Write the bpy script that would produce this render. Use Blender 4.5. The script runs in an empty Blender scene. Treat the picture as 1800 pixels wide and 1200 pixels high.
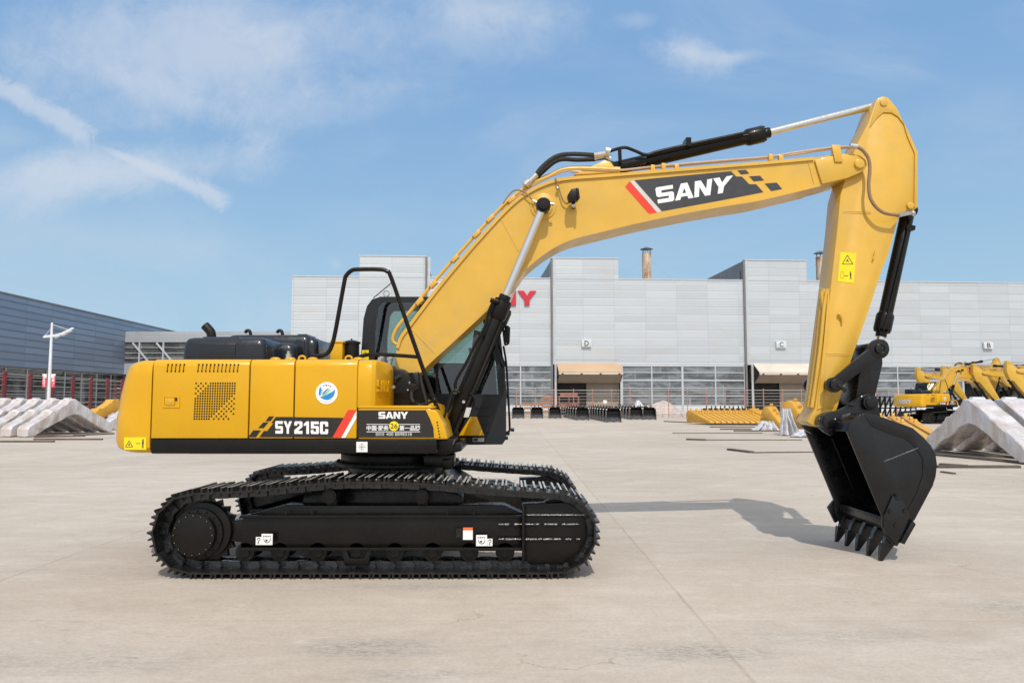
import bpy, bmesh, math, random
from mathutils import Vector, Matrix, noise
from mathutils.geometry import tessellate_polygon
random.seed(7)
R = math.radians
scn = bpy.context.scene
COL = scn.collection

# ------------------------------------------------------------------ camera
FPX, HC, PITCH = 1350.0, 1.69, math.atan(102 / 1350.0)
cd = bpy.data.cameras.new('camera'); cam = bpy.data.objects.new('camera', cd); COL.objects.link(cam)
cam.location = (0, 0, HC); cam.rotation_euler = (math.pi / 2 + PITCH, 0, 0)
cd.sensor_width = 36; cd.lens = FPX / 1800 * 36; cd.clip_start = .1; cd.clip_end = 3000
scn.camera = cam

# ------------------------------------------------------------------ light
SUN_EL, SUN_AZ = R(50), R(-6)       # sun stands behind the camera, a little to the right
sd = bpy.data.lights.new('sun', 'SUN'); sun = bpy.data.objects.new('sun', sd); COL.objects.link(sun)
sd.energy = 3.0; sd.angle = R(.55); sd.color = (1, .94, .85)
SUNV = Vector((math.sin(R(6)) * math.cos(SUN_EL), -math.cos(R(6)) * math.cos(SUN_EL), math.sin(SUN_EL)))
sun.rotation_euler = SUNV.to_track_quat('Z', 'Y').to_euler(); sun.location = (0, -20, 40)
scn.view_settings.view_transform = 'Standard'; scn.view_settings.look = 'None'
scn.view_settings.exposure = 0.0; scn.view_settings.gamma = 1
scn.cycles.use_denoising = True
scn.cycles.max_bounces = 6; scn.cycles.transparent_max_bounces = 12


def ray(px, py):
    dx, up = (px - 900) / FPX, (600 - py) / FPX
    return dx, math.cos(PITCH) - up * math.sin(PITCH), math.sin(PITCH) + up * math.cos(PITCH)


def S(px, py, Y):
    a, b, c = ray(px, py); t = Y / b
    return Vector((a * t, Y, HC + c * t))


def PX(pts, Y):
    return [(S(x, y, Y).x, S(x, y, Y).z) for x, y in pts]


def G(px, py):
    a, b, c = ray(px, py); t = -HC / c
    return Vector((a * t, b * t, 0))


# ------------------------------------------------------------------ node helpers
class NT:
    def __init__(s, tree): s.t = tree; s.n = tree.nodes; s.l = tree.links
    def new(s, typ, **kw):
        nd = s.n.new(typ)
        for k, v in kw.items():
            if isinstance(k, str) and hasattr(nd, k): setattr(nd, k, v)
        return nd
    def put(s, sock, v):
        if isinstance(v, bpy.types.NodeSocket): s.l.new(v, sock)
        elif v is not None: sock.default_value = v
    def math(s, op, a, b=None, c=None, clamp=False):
        nd = s.n.new('ShaderNodeMath'); nd.operation = op; nd.use_clamp = clamp
        s.put(nd.inputs[0], a)
        if b is not None: s.put(nd.inputs[1], b)
        if c is not None: s.put(nd.inputs[2], c)
        return nd.outputs[0]
    def mix(s, f, a, b, mode='MIX'):
        nd = s.n.new('ShaderNodeMix'); nd.data_type = 'RGBA'; nd.blend_type = mode
        s.put(nd.inputs[0], f); s.put(nd.inputs[6], a); s.put(nd.inputs[7], b)
        return nd.outputs[2]
    def noise(s, vec, scale, detail=4, rough=.5, dist=0):
        nd = s.n.new('ShaderNodeTexNoise'); s.put(nd.inputs['Vector'], vec)
        nd.inputs['Scale'].default_value = scale; nd.inputs['Detail'].default_value = detail
        nd.inputs['Roughness'].default_value = rough; nd.inputs['Distortion'].default_value = dist
        return nd.outputs['Fac']
    def ramp(s, f, a, b, lo=0, hi=1):
        nd = s.n.new('ShaderNodeMapRange'); nd.interpolation_type = 'SMOOTHSTEP'
        s.put(nd.inputs[0], f)
        for i, v in enumerate((a, b, lo, hi)): nd.inputs[i + 1].default_value = v
        return nd.outputs[0]
    def mapping(s, vec, sc=(1, 1, 1), rot=(0, 0, 0), loc=(0, 0, 0)):
        nd = s.n.new('ShaderNodeMapping'); s.put(nd.inputs[0], vec)
        nd.inputs['Location'].default_value = loc; nd.inputs['Rotation'].default_value = rot; nd.inputs['Scale'].default_value = sc
        return nd.outputs[0]


def c4(c): return (c[0], c[1], c[2], 1)


MATS = {}
def mat(name, col, rough=.5, metal=0, coat=0, var=.08, vscale=3, bump=0, bscale=20, dirt=None, dscale=2, dlo=.55, dhi=.75, spec=.5, stretch=(1, 1, 1), bdet=6, bdist=0):
    m = bpy.data.materials.new(name); m.use_nodes = True
    t = NT(m.node_tree); b = t.n['Principled BSDF']
    tc = t.new('ShaderNodeTexCoord').outputs['Object']
    v = t.mapping(tc, stretch)
    n1 = t.noise(v, vscale, 5, .6)
    f = t.ramp(n1, .3, .7, 1 - var, 1 + var)
    cc = t.mix(1.0, c4(col), f, 'MULTIPLY')
    if dirt:
        n2 = t.noise(v, dscale, 6, .65)
        cc = t.mix(t.ramp(n2, dlo, dhi, 0, 1), cc, c4(dirt))
    t.put(b.inputs['Base Color'], cc)
    n3 = t.noise(v, vscale * 4, 4, .6)
    t.put(b.inputs['Roughness'], t.ramp(n3, .3, .7, max(.02, rough * .8), min(1, rough * 1.25)))
    b.inputs['Metallic'].default_value = metal; b.inputs['Coat Weight'].default_value = coat
    b.inputs['Coat Roughness'].default_value = .08; b.inputs['Specular IOR Level'].default_value = spec
    if bump:
        bn = t.new('ShaderNodeBump'); bn.inputs['Strength'].default_value = bump; bn.inputs['Distance'].default_value = .02
        t.put(bn.inputs['Height'], t.noise(v, bscale, bdet, .6, bdist)); t.put(b.inputs['Normal'], bn.outputs[0])
    MATS[name] = m
    return m


YEL = mat('yellow_paint', (.66, .352, .002), .3, 0, .3, .04, 1.5, .04, 60, dirt=(.60, .34, .008), dscale=3, dlo=.5, dhi=.85, spec=.35)
YELB = mat('hazed_yellow_paint', (.64, .38, .045), .36, 0, .3, .05, 1.2, .05, 60, dirt=(.56, .365, .08), dscale=2.5, dlo=.45, dhi=.8)  # machine yellow made paler, sky sheen and lens haze put into the colour
YELO = mat('old_yellow_paint', (.62, .33, .035), .5, 0, .1, .12, 2, dirt=(.3, .17, .05), dlo=.6, dhi=.85)
BLK = mat('black_paint', (.0055, .005, .0045), .3, 0, .12, .3, 4, .06, 30, spec=.22)
BLKM = mat('satin_black', (.007, .0065, .006), .42, 0, 0, .3, 4, .1, 40, spec=.3)
HOODM = mat('hood_plastic', (.009, .012, .019), .3, 0, .25, .1, 3, spec=.4)
CABM = mat('cab_plastic', (.012, .0145, .019), .45, 0, 0, .15, 3, spec=.35)
TRK = mat('track_steel', (.008, .0075, .007), .3, 0, .1, .35, 8, .2, 50, dirt=(.02, .018, .015), dlo=.6, dhi=.85, spec=.45)
GRS = mat('pale_highlight', (.52, .51, .47), .35, .3, 0, .3, 10, .2, 60)  # pale highlight colour painted on grouser tops and chain bolts
CHN = mat('chain_steel', (.022, .024, .028), .24, .2, .2, .4, 9, .3, 40, spec=.6)
BKT = mat('bucket_black', (.005, .0055, .0068), .26, 0, .1, .25, 3, .1, 30, dirt=(.013, .0125, .012), dscale=1.5, spec=.4)
CHR = mat('chrome_rod', (.72, .72, .71), .14, 1, 0, .02, 6)
SLV = mat('zinc_fitting', (.6, .6, .58), .3, 1, 0, .1, 20)
WHT = mat('white_decal', (.8, .8, .8), .4, 0, 0, .03, 5)
GRYD = mat('grey_decal', (.55, .55, .54), .4, 0, 0, .03, 5)
RED = mat('red_decal', (.72, .045, .02), .4, 0, 0, .04, 5)
DGR = mat('dark_grey_decal', (.035, .038, .045), .45, 0, 0, .06, 5)
BDC = mat('black_decal', (.012, .009, .008), .35, 0, .2, .1, 5)
WRN = mat('yellow_sticker', (.85, .66, .01), .4, 0, 0, .03, 5)
ORG = mat('orange_sticker', (.75, .15, .04), .4, 0, 0, .03, 5)
BLU = mat('blue_decal', (.02, .22, .6), .4, 0, 0, .1, 5)
GRN = mat('green_decal', (.1, .5, .35), .4, 0, 0, .1, 5)
RUB = mat('rubber_hose', (.012, .012, .012), .55, 0, 0, .1, 30, .5, 120)
HOSB = mat('brown_wrapped_hose', (.28, .17, .09), .5, 0, 0, .2, 60, .5, 160)
HOLE = mat('opening_dark', (.006, .005, .004), .8, 0, 0, .1, 5)
INT = mat('cab_interior', (.008, .008, .009), .7, 0, 0, .2, 5)
REDP = mat('red_post_paint', (.17, .022, .032), .5, 0, 0, .15, 3)
REDF = mat('faded_red_paint', (.42, .2, .18), .6, 0, 0, .15, 3)
RAIL = mat('galvanised_rail', (.42, .42, .4), .5, .3, 0, .1, 3)
FRM = mat('window_frame_metal', (.5, .53, .56), .45, .2, 0, .06, 3)
PANL = mat('white_sill_panel', (.62, .65, .68), .5, 0, 0, .08, .5)
TAN = mat('tan_sheet', (.5, .345, .22), .5, 0, 0, .08, .4)
CREAM = mat('cream_sheet', (.6, .54, .46), .5, 0, 0, .08, .4)
TAUP = mat('taupe_sheet', (.3, .25, .2), .6, 0, 0, .1, .4)
CONC = mat('concrete_plinth', (.38, .36, .33), .85, 0, 0, .12, 1, .3, 10)
DARKB = mat('dark_doorway_and_shade', (.02, .018, .018), .8, 0, 0, .2, 1)
SIGNR = mat('red_sign_letter', (.55, .02, .04), .45, 0, 0, .05, 1)
POLE = mat('white_pole_paint', (.72, .74, .77), .4, 0, 0, .05, 2)
PLA = mat('white_wrap_film', (.60, .57, .575), .25, 0, .35, .12, 1.6, 1.0, 3.0, dirt=(.46, .385, .33), dscale=1.1, dlo=.42, dhi=.68, stretch=(1.8, 1.8, .6), bdet=2.5, bdist=1.6)
PLB = mat('bright_wrap_film', (.58, .58, .61), .3, 0, .15, .1, 2, .5, 9)
WOOD = mat('sleeper_timber', (.1, .08, .065), .8, 0, 0, .3, 2, .4, 10)
RSTM = mat('stained_steel', (.6, .47, .34), .5, .2, 0, .2, 1.2, dirt=(.22, .1, .045), dscale=1.5, dlo=.4, dhi=.7, stretch=(1, 1, .35))
ORNG = mat('orange_rack_paint', (.42, .18, .08), .6, 0, 0, .2, 1)
TARP = mat('pale_tarp', (.48, .41, .38), .6, 0, 0, .15, 2, .6, 4)


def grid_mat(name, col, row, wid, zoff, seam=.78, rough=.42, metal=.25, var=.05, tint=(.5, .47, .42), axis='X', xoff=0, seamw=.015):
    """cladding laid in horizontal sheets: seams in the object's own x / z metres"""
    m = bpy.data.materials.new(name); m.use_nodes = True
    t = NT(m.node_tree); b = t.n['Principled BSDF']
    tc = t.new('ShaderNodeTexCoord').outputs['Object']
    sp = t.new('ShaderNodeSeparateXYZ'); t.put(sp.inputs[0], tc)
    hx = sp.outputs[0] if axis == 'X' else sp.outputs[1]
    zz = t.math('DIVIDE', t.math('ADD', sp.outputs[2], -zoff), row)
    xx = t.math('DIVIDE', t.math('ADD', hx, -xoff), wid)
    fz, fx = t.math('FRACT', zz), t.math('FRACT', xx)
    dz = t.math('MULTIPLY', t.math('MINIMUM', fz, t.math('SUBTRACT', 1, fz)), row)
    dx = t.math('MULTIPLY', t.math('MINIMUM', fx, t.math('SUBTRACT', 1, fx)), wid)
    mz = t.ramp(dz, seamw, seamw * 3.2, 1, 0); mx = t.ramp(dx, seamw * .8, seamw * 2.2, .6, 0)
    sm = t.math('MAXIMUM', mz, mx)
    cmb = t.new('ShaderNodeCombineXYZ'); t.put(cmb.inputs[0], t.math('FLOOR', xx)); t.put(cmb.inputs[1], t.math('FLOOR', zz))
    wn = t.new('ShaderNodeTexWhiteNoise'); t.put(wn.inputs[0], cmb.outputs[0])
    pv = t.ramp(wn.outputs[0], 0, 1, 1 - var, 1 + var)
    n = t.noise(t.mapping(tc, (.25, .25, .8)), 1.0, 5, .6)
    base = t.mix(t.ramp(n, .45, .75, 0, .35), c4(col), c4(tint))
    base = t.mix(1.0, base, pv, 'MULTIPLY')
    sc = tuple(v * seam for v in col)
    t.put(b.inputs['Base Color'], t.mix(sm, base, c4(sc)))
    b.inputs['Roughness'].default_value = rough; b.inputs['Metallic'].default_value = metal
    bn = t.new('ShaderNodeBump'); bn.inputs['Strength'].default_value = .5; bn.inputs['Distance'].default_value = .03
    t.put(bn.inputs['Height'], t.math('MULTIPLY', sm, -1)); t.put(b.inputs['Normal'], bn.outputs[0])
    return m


CLAD = grid_mat('light_cladding', (.515, .56, .60), .85, 3.38, .55, xoff=.2)
CLADL = grid_mat('bridge_cladding', (.4, .43, .46), 1.5, 4.0, .2)
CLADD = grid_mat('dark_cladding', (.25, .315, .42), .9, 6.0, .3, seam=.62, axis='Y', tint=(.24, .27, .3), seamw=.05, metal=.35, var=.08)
SIDEW = mat('dark_and_shaded_sheet', (.16, .16, .17), .6, 0, 0, .1, .5)


def glass_mat(name, tint, gl=.12, rough=.03):
    m = bpy.data.materials.new(name); m.use_nodes = True; t = NT(m.node_tree)
    t.n.remove(t.n['Principled BSDF']); out = t.n['Material Output']
    tr = t.new('ShaderNodeBsdfTransparent'); tr.inputs[0].default_value = c4(tint)
    g = t.new('ShaderNodeBsdfGlossy'); g.inputs['Roughness'].default_value = rough; g.inputs[0].default_value = (.9, .95, 1, 1)
    fr = t.new('ShaderNodeFresnel'); fr.inputs[0].default_value = 1.5
    mx = t.new('ShaderNodeMixShader'); t.put(mx.inputs[0], t.math('ADD', fr.outputs[0], gl, clamp=True)); t.l.new(tr.outputs[0], mx.inputs[1]); t.l.new(g.outputs[0], mx.inputs[2])
    t.l.new(mx.outputs[0], out.inputs[0])
    return m


GLASS = glass_mat('cab_glass', (.44, .61, .58), .05)


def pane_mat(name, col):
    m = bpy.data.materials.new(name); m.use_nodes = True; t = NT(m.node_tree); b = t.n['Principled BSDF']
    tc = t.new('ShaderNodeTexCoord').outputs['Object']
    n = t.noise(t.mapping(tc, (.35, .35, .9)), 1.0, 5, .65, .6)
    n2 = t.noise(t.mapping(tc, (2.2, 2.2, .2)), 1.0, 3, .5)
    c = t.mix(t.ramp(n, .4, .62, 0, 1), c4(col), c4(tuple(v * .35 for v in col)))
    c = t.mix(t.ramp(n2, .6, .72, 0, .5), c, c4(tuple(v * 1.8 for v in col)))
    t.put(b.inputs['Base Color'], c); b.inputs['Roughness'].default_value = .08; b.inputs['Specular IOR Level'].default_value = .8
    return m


PANE = pane_mat('hall_window_pane', (.2, .225, .25))
PANED = pane_mat('dim_window_pane', (.13, .135, .13))

# ------------------------------------------------------------------ mesh builder
class MB:
    def __init__(s): s.v = []; s.f = []; s.m = []
    def add(s, vs, fs, m=0):
        o = len(s.v); s.v += [tuple(p) for p in vs]; s.f += [tuple(i + o for i in f) for f in fs]; s.m += [m] * len(fs); return s
    def box(s, x0, x1, y0, y1, z0, z1, m=0):
        x0, x1 = sorted((x0, x1)); y0, y1 = sorted((y0, y1)); z0, z1 = sorted((z0, z1))
        return s.add([(x0, y0, z0), (x1, y0, z0), (x1, y1, z0), (x0, y1, z0), (x0, y0, z1), (x1, y0, z1), (x1, y1, z1), (x0, y1, z1)],
                     [(0, 3, 2, 1), (4, 5, 6, 7), (0, 1, 5, 4), (1, 2, 6, 5), (2, 3, 7, 6), (3, 0, 4, 7)], m)
    def prism(s, pts, y0, y1, m=0):
        y0, y1 = sorted((y0, y1))
        ar = sum(pts[i][0] * pts[(i + 1) % len(pts)][1] - pts[(i + 1) % len(pts)][0] * pts[i][1] for i in range(len(pts)))
        if ar < 0: pts = pts[::-1]
        n = len(pts)
        vs = [(x, y0, z) for x, z in pts] + [(x, y1, z) for x, z in pts]
        fs = [tuple(range(n)), tuple(range(2 * n - 1, n - 1, -1))]
        fs += [(i, i + n, (i + 1) % n + n, (i + 1) % n) for i in range(n)]
        return s.add(vs, fs, m)
    def plan(s, pts, z0, z1, m=0):
        ar = sum(pts[i][0] * pts[(i + 1) % len(pts)][1] - pts[(i + 1) % len(pts)][0] * pts[i][1] for i in range(len(pts)))
        if ar < 0: pts = pts[::-1]
        n = len(pts)
        vs = [(x, y, z0) for x, y in pts] + [(x, y, z1) for x, y in pts]
        fs = [tuple(range(n - 1, -1, -1)), tuple(range(n, 2 * n))]
        fs += [(i, (i + 1) % n, (i + 1) % n + n, i + n) for i in range(n)]
        return s.add(vs, fs, m)
    def xprism(s, pts, x0, x1, m=0):
        """pts in (y, z), drawn out along x"""
        x0, x1 = sorted((x0, x1))
        ar = sum(pts[i][0] * pts[(i + 1) % len(pts)][1] - pts[(i + 1) % len(pts)][0] * pts[i][1] for i in range(len(pts)))
        if ar < 0: pts = pts[::-1]
        n = len(pts)
        vs = [(x0, y, z) for y, z in pts] + [(x1, y, z) for y, z in pts]
        fs = [tuple(range(n - 1, -1, -1)), tuple(range(n, 2 * n))]
        fs += [(i, (i + 1) % n, (i + 1) % n + n, i + n) for i in range(n)]
        return s.add(vs, fs, m)
    def cyl(s, p0, p1, r0, r1=None, seg=24, m=0, caps=True):
        r1 = r0 if r1 is None else r1
        p0, p1 = Vector(p0), Vector(p1); d = (p1 - p0).normalized()
        a = d.orthogonal().normalized(); b = d.cross(a)
        vs = []
        for p, r in ((p0, r0), (p1, r1)):
            vs += [p + (a * math.cos(2 * math.pi * i / seg) + b * math.sin(2 * math.pi * i / seg)) * r for i in range(seg)]
        fs = [(i, (i + 1) % seg, (i + 1) % seg + seg, i + seg) for i in range(seg)]
        if caps: fs += [tuple(range(seg - 1, -1, -1)), tuple(range(seg, 2 * seg))]
        return s.add(vs, fs, m)
    def disc(s, cx, cz, r, y0, y1, seg=28, m=0):
        return s.cyl((cx, y0, cz), (cx, y1, cz), r, seg=seg, m=m)
    def tube(s, pts, r, seg=8, m=0, smooth=0):
        P = [Vector(p) for p in pts]
        if smooth:
            Q = []
            for i in range(len(P) - 1):
                p0, p1, p2, p3 = P[max(i - 1, 0)], P[i], P[i + 1], P[min(i + 2, len(P) - 1)]
                for k in range(smooth):
                    t = k / smooth
                    Q.append(.5 * ((2 * p1) + (p2 - p0) * t + (2 * p0 - 5 * p1 + 4 * p2 - p3) * t * t + (3 * p1 - p0 - 3 * p2 + p3) * t ** 3))
            P = Q + [P[-1]]
        vs, fs = [], []
        up = None
        for i, p in enumerate(P):
            d = (P[min(i + 1, len(P) - 1)] - P[max(i - 1, 0)]).normalized()
            if up is None: up = d.orthogonal().normalized()
            up = (up - d * up.dot(d)).normalized(); b = d.cross(up)
            vs += [p + (up * math.cos(2 * math.pi * k / seg) + b * math.sin(2 * math.pi * k / seg)) * r for k in range(seg)]
        for i in range(len(P) - 1):
            fs += [(i * seg + k, i * seg + (k + 1) % seg, (i + 1) * seg + (k + 1) % seg, (i + 1) * seg + k) for k in range(seg)]
        fs += [tuple(range(seg - 1, -1, -1)), tuple(range((len(P) - 1) * seg, len(P) * seg))]
        return s.add(vs, fs, m)
    def bar(s, p0, p1, w, h, m=0, up=(0, 0, 1)):
        p0, p1 = Vector(p0), Vector(p1); d = (p1 - p0).normalized(); u = Vector(up)
        if abs(d.dot(u)) > .97: u = Vector((0, 1, 0))
        a = d.cross(u).normalized(); b = a.cross(d)
        vs = []
        for p in (p0, p1):
            vs += [p - a * w / 2 - b * h / 2, p + a * w / 2 - b * h / 2, p + a * w / 2 + b * h / 2, p - a * w / 2 + b * h / 2]
        return s.add(vs, [(0, 1, 2, 3), (7, 6, 5, 4), (0, 4, 5, 1), (1, 5, 6, 2), (2, 6, 7, 3), (3, 7, 4, 0)], m)
    def ball(s, c, r, m=0, seg=12, rings=8, sc=(1, 1, 1)):
        c = Vector(c); vs = [c + Vector((0, 0, r * sc[2]))]
        for j in range(1, rings):
            a = math.pi * j / rings
            vs += [c + Vector((r * sc[0] * math.sin(a) * math.cos(2 * math.pi * i / seg), r * sc[1] * math.sin(a) * math.sin(2 * math.pi * i / seg), r * sc[2] * math.cos(a))) for i in range(seg)]
        vs.append(c - Vector((0, 0, r * sc[2])))
        fs = [(0, 1 + i, 1 + (i + 1) % seg) for i in range(seg)]
        for j in range(rings - 2):
            fs += [(1 + j * seg + i, 1 + (j + 1) * seg + i, 1 + (j + 1) * seg + (i + 1) % seg, 1 + j * seg + (i + 1) % seg) for i in range(seg)]
        L = len(vs) - 1; o = 1 + (rings - 2) * seg
        fs += [(L, o + (i + 1) % seg, o + i) for i in range(seg)]
        return s.add(vs, fs, m)
    def loft(s, rings, m=0, closed=True, caps=True):
        n = len(rings[0]); vs = [p for r in rings for p in r]; fs = []
        for j in range(len(rings) - 1):
            for i in range(n if closed else n - 1):
                fs.append((j * n + i, j * n + (i + 1) % n, (j + 1) * n + (i + 1) % n, (j + 1) * n + i))
        if caps: fs += [tuple(range(n - 1, -1, -1)), tuple(range((len(rings) - 1) * n, len(rings) * n))]
        return s.add(vs, fs, m)
    def frame(s, outer, inner, y0, y1, m=0):
        """ring of an x/z outline with an x/z hole, between y0 and y1"""
        for y, flip in ((y0, 0), (y1, 1)):
            tri = tessellate_polygon([[Vector((x, z, 0)) for x, z in outer], [Vector((x, z, 0)) for x, z in inner]])
            vs = [(x, y, z) for x, z in list(outer) + list(inner)]
            s.add(vs, [tuple(t) for t in tri], m)
        for lp in (outer, inner):
            n = len(lp)
            s.add([(x, y0, z) for x, z in lp] + [(x, y1, z) for x, z in lp], [(i, (i + 1) % n, (i + 1) % n + n, i + n) for i in range(n)], m)
        return s


ORI = {}
def origin(o): return ORI.get(o.name, Vector((0, 0, 0))) if o else Vector((0, 0, 0))


def obj(name, mb, mats, parent=None, bevel=0, smooth=30, at=None, seg=2, fixn=True):
    me = bpy.data.meshes.new(name)
    org = Vector(at) if at is not None else origin(parent)
    bm = bmesh.new()
    bv = [bm.verts.new(Vector(v) - org) for v in mb.v]
    mats = mats if isinstance(mats, (list, tuple)) else [mats]
    for f, mi in zip(mb.f, mb.m):
        try:
            fc = bm.faces.new([bv[i] for i in f]); fc.material_index = min(mi, len(mats) - 1)
        except ValueError: pass
    if fixn: bmesh.ops.recalc_face_normals(bm, faces=bm.faces)
    if bevel:
        es = [e for e in bm.edges if len(e.link_faces) == 2 and e.calc_face_angle(0) > R(32)]
        bmesh.ops.bevel(bm, geom=es, offset=bevel, segments=seg, affect='EDGES', clamp_overlap=True, profile=.5)
    for f in bm.faces: f.smooth = True
    bm.to_mesh(me); bm.free()
    me.set_sharp_from_angle(angle=R(smooth))
    for m in mats: me.materials.append(m)
    o = bpy.data.objects.new(name, me); COL.objects.link(o)
    if parent: o.parent = parent; o.location = org - origin(parent)
    else: o.location = org
    ORI[o.name] = org
    return o


def thing(name, label, cat, loc, group=None, rotz=0):
    o = bpy.data.objects.new(name, None); COL.objects.link(o); o.location = loc; o.rotation_euler = (0, 0, rotz)
    o.empty_display_size = .3
    ORI[o.name] = Vector(loc)
    o['label'] = label; o['category'] = cat
    if group: o['group'] = group
    return o


def tag(o, label, cat, group=None):
    o['label'] = label; o['category'] = cat
    if group: o['group'] = group
    return o


def struct(name, mb, mats, kind='structure', **kw):
    o = obj(name, mb, mats, **kw); o['kind'] = kind; return o


def copy_tree(o, parent=None, skip=()):
    c = o.copy(); COL.objects.link(c); c.parent = parent
    for ch in list(o.children):
        if not ch.name.startswith(tuple(skip) if skip else ('\0',)): copy_tree(ch, c, skip)
    return c


def text_mesh(txt, size=1, offset=0, space=1):
    cu = bpy.data.curves.new('lettering', 'FONT'); cu.body = txt; cu.size = size; cu.offset = offset; cu.space_character = space
    cu.resolution_u = 3
    o = bpy.data.objects.new('lettering', cu); COL.objects.link(o)
    dg = bpy.context.evaluated_depsgraph_get(); dg.update()
    me = bpy.data.meshes.new_from_object(o.evaluated_get(dg))
    vs = [(v.co.x, v.co.y) for v in me.vertices]; fs = [tuple(p.vertices) for p in me.polygons]
    bpy.data.objects.remove(o); bpy.data.curves.remove(cu); bpy.data.meshes.remove(me)
    if not vs: return [], []
    x0, x1 = min(v[0] for v in vs), max(v[0] for v in vs); y0, y1 = min(v[1] for v in vs), max(v[1] for v in vs)
    return [((x - x0) / (x1 - x0 or 1), (y - y0) / (y1 - y0 or 1)) for x, y in vs], fs


def write(mb, txt, fn, m=0, offset=0, space=1):
    """flat lettering; fn maps (u, v) in the text's own box to a point"""
    vs, fs = text_mesh(txt, 1, offset, space)
    mb.add([fn(u, v) for u, v in vs], fs, m)


LET = {
    'S': ([(.08, 1), (.97, 1), (.97, .77), (.33, .77), (.31, .74), (.31, .64), (.33, .61), (.9, .61), (1, .52), (1, .09), (.9, 0), (.02, 0), (.02, .24), (.68, .24), (.7, .27), (.7, .35), (.68, .38), (.1, .38), (0, .47), (0, .91)], None, .245),
    'A': ([(0, 0), (.34, 1), (.66, 1), (1, 0), (.72, 0), (.665, .18), (.335, .18), (.28, 0)], [(.4, .38), (.5, .7), (.6, .38)], .27),
    'N': ([(0, 0), (0, 1), (.34, 1), (.71, .42), (.71, 1), (1, 1), (1, 0), (.67, 0), (.29, .6), (.29, 0)], None, .235),
    'Y': ([(0, 1), (.33, 1), (.5, .66), (.67, 1), (1, 1), (.64, .4), (.64, 0), (.36, 0), (.36, .4)], None, .27)}
LET.update({
    's': (LET['S'][0], None, .25), 'y': (LET['Y'][0], None, .27),
    '2': ([(0, .66), (0, .9), (.1, 1), (.9, 1), (1, .9), (1, .56), (.46, .24), (1, .24), (1, 0), (0, 0), (0, .3), (.64, .64), (.64, .78), (.6, .81), (.4, .81), (.36, .78), (.36, .66)], None, .25),
    '1': ([(.05, .8), (.5, 1), (.88, 1), (.88, 0), (.45, 0), (.45, .7), (.05, .62)], None, .19),
    '5': ([(.02, 1), (.98, 1), (.98, .78), (.37, .78), (.37, .65), (.9, .65), (1, .55), (1, .1), (.9, 0), (.1, 0), (0, .1), (0, .32), (.36, .32), (.36, .22), (.4, .19), (.6, .19), (.64, .22), (.64, .42), (.6, .45), (.4, .45), (.37, .42), (.02, .42)], None, .25),
    'C': ([(.1, 1), (.9, 1), (1, .9), (1, .6), (.65, .6), (.65, .77), (.6, .8), (.4, .8), (.36, .77), (.36, .23), (.4, .2), (.6, .2), (.65, .23), (.65, .4), (1, .4), (1, .1), (.9, 0), (.1, 0), (0, .1), (0, .9)], None, .25)})
def write_word(mb, fn, m=0, word='SANY', gap=.01, thick=None):
    tot = sum(LET[c][2] for c in word) + gap * (len(word) - 1); x = 0
    for c in word:
        o, h, w = LET[c]
        loops = [[Vector((a, b, 0)) for a, b in o]] + ([[Vector((a, b, 0)) for a, b in h]] if h else [])
        tri = tessellate_polygon(loops); pts = list(o) + (list(h) if h else [])
        f = lambda a, b: fn((x + a * w) / tot, b)
        mb.add([f(a, b) for a, b in pts], [tuple(t) for t in tri], m)
        if thick is not None:
            for lp in [o] + ([h] if h else []):
                n = len(lp); base = [Vector(f(a, b)) for a, b in lp]
                mb.add(base + [p + Vector(thick) for p in base], [(i, (i + 1) % n, (i + 1) % n + n, i + n) for i in range(n)], m)
        x += w + gap


def split_obj(name, mb, mats, parent, **kw):
    """one object for each separate (non-touching) piece of the builder"""
    par = list(range(len(mb.v)))
    def find(i):
        while par[i] != i: par[i] = par[par[i]]; i = par[i]
        return i
    for f in mb.f:
        for i in f[1:]: par[find(i)] = find(f[0])
    comp = {}
    for i in range(len(mb.v)): comp.setdefault(find(i), []).append(i)
    boxes = [[set([k]), [min(mb.v[i][a] for i in v) - .004 for a in range(3)], [max(mb.v[i][a] for i in v) + .004 for a in range(3)]] for k, v in comp.items()]
    ch = True
    while ch:
        ch = False
        for i in range(len(boxes)):
            for j in range(i + 1, len(boxes)):
                A, B = boxes[i], boxes[j]
                if all(A[1][a] <= B[2][a] and B[1][a] <= A[2][a] for a in range(3)):
                    A[0] |= B[0]; A[1] = [min(x, y) for x, y in zip(A[1], B[1])]; A[2] = [max(x, y) for x, y in zip(A[2], B[2])]; boxes.pop(j); ch = True; break
            if ch: break
    for ks, _, _ in boxes:
        m = MB(); idx = {}
        for f, mi in zip(mb.f, mb.m):
            if find(f[0]) in ks:
                nf = []
                for i in f:
                    if i not in idx: idx[i] = len(m.v); m.v.append(mb.v[i])
                    nf.append(idx[i])
                m.f.append(tuple(nf)); m.m.append(mi)
        obj(name, m, mats, parent, **kw)

# ------------------------------------------------------------------ sky
def gno(px, py):
    a, b, c = ray(px, py); return a / b, c / b


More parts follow.
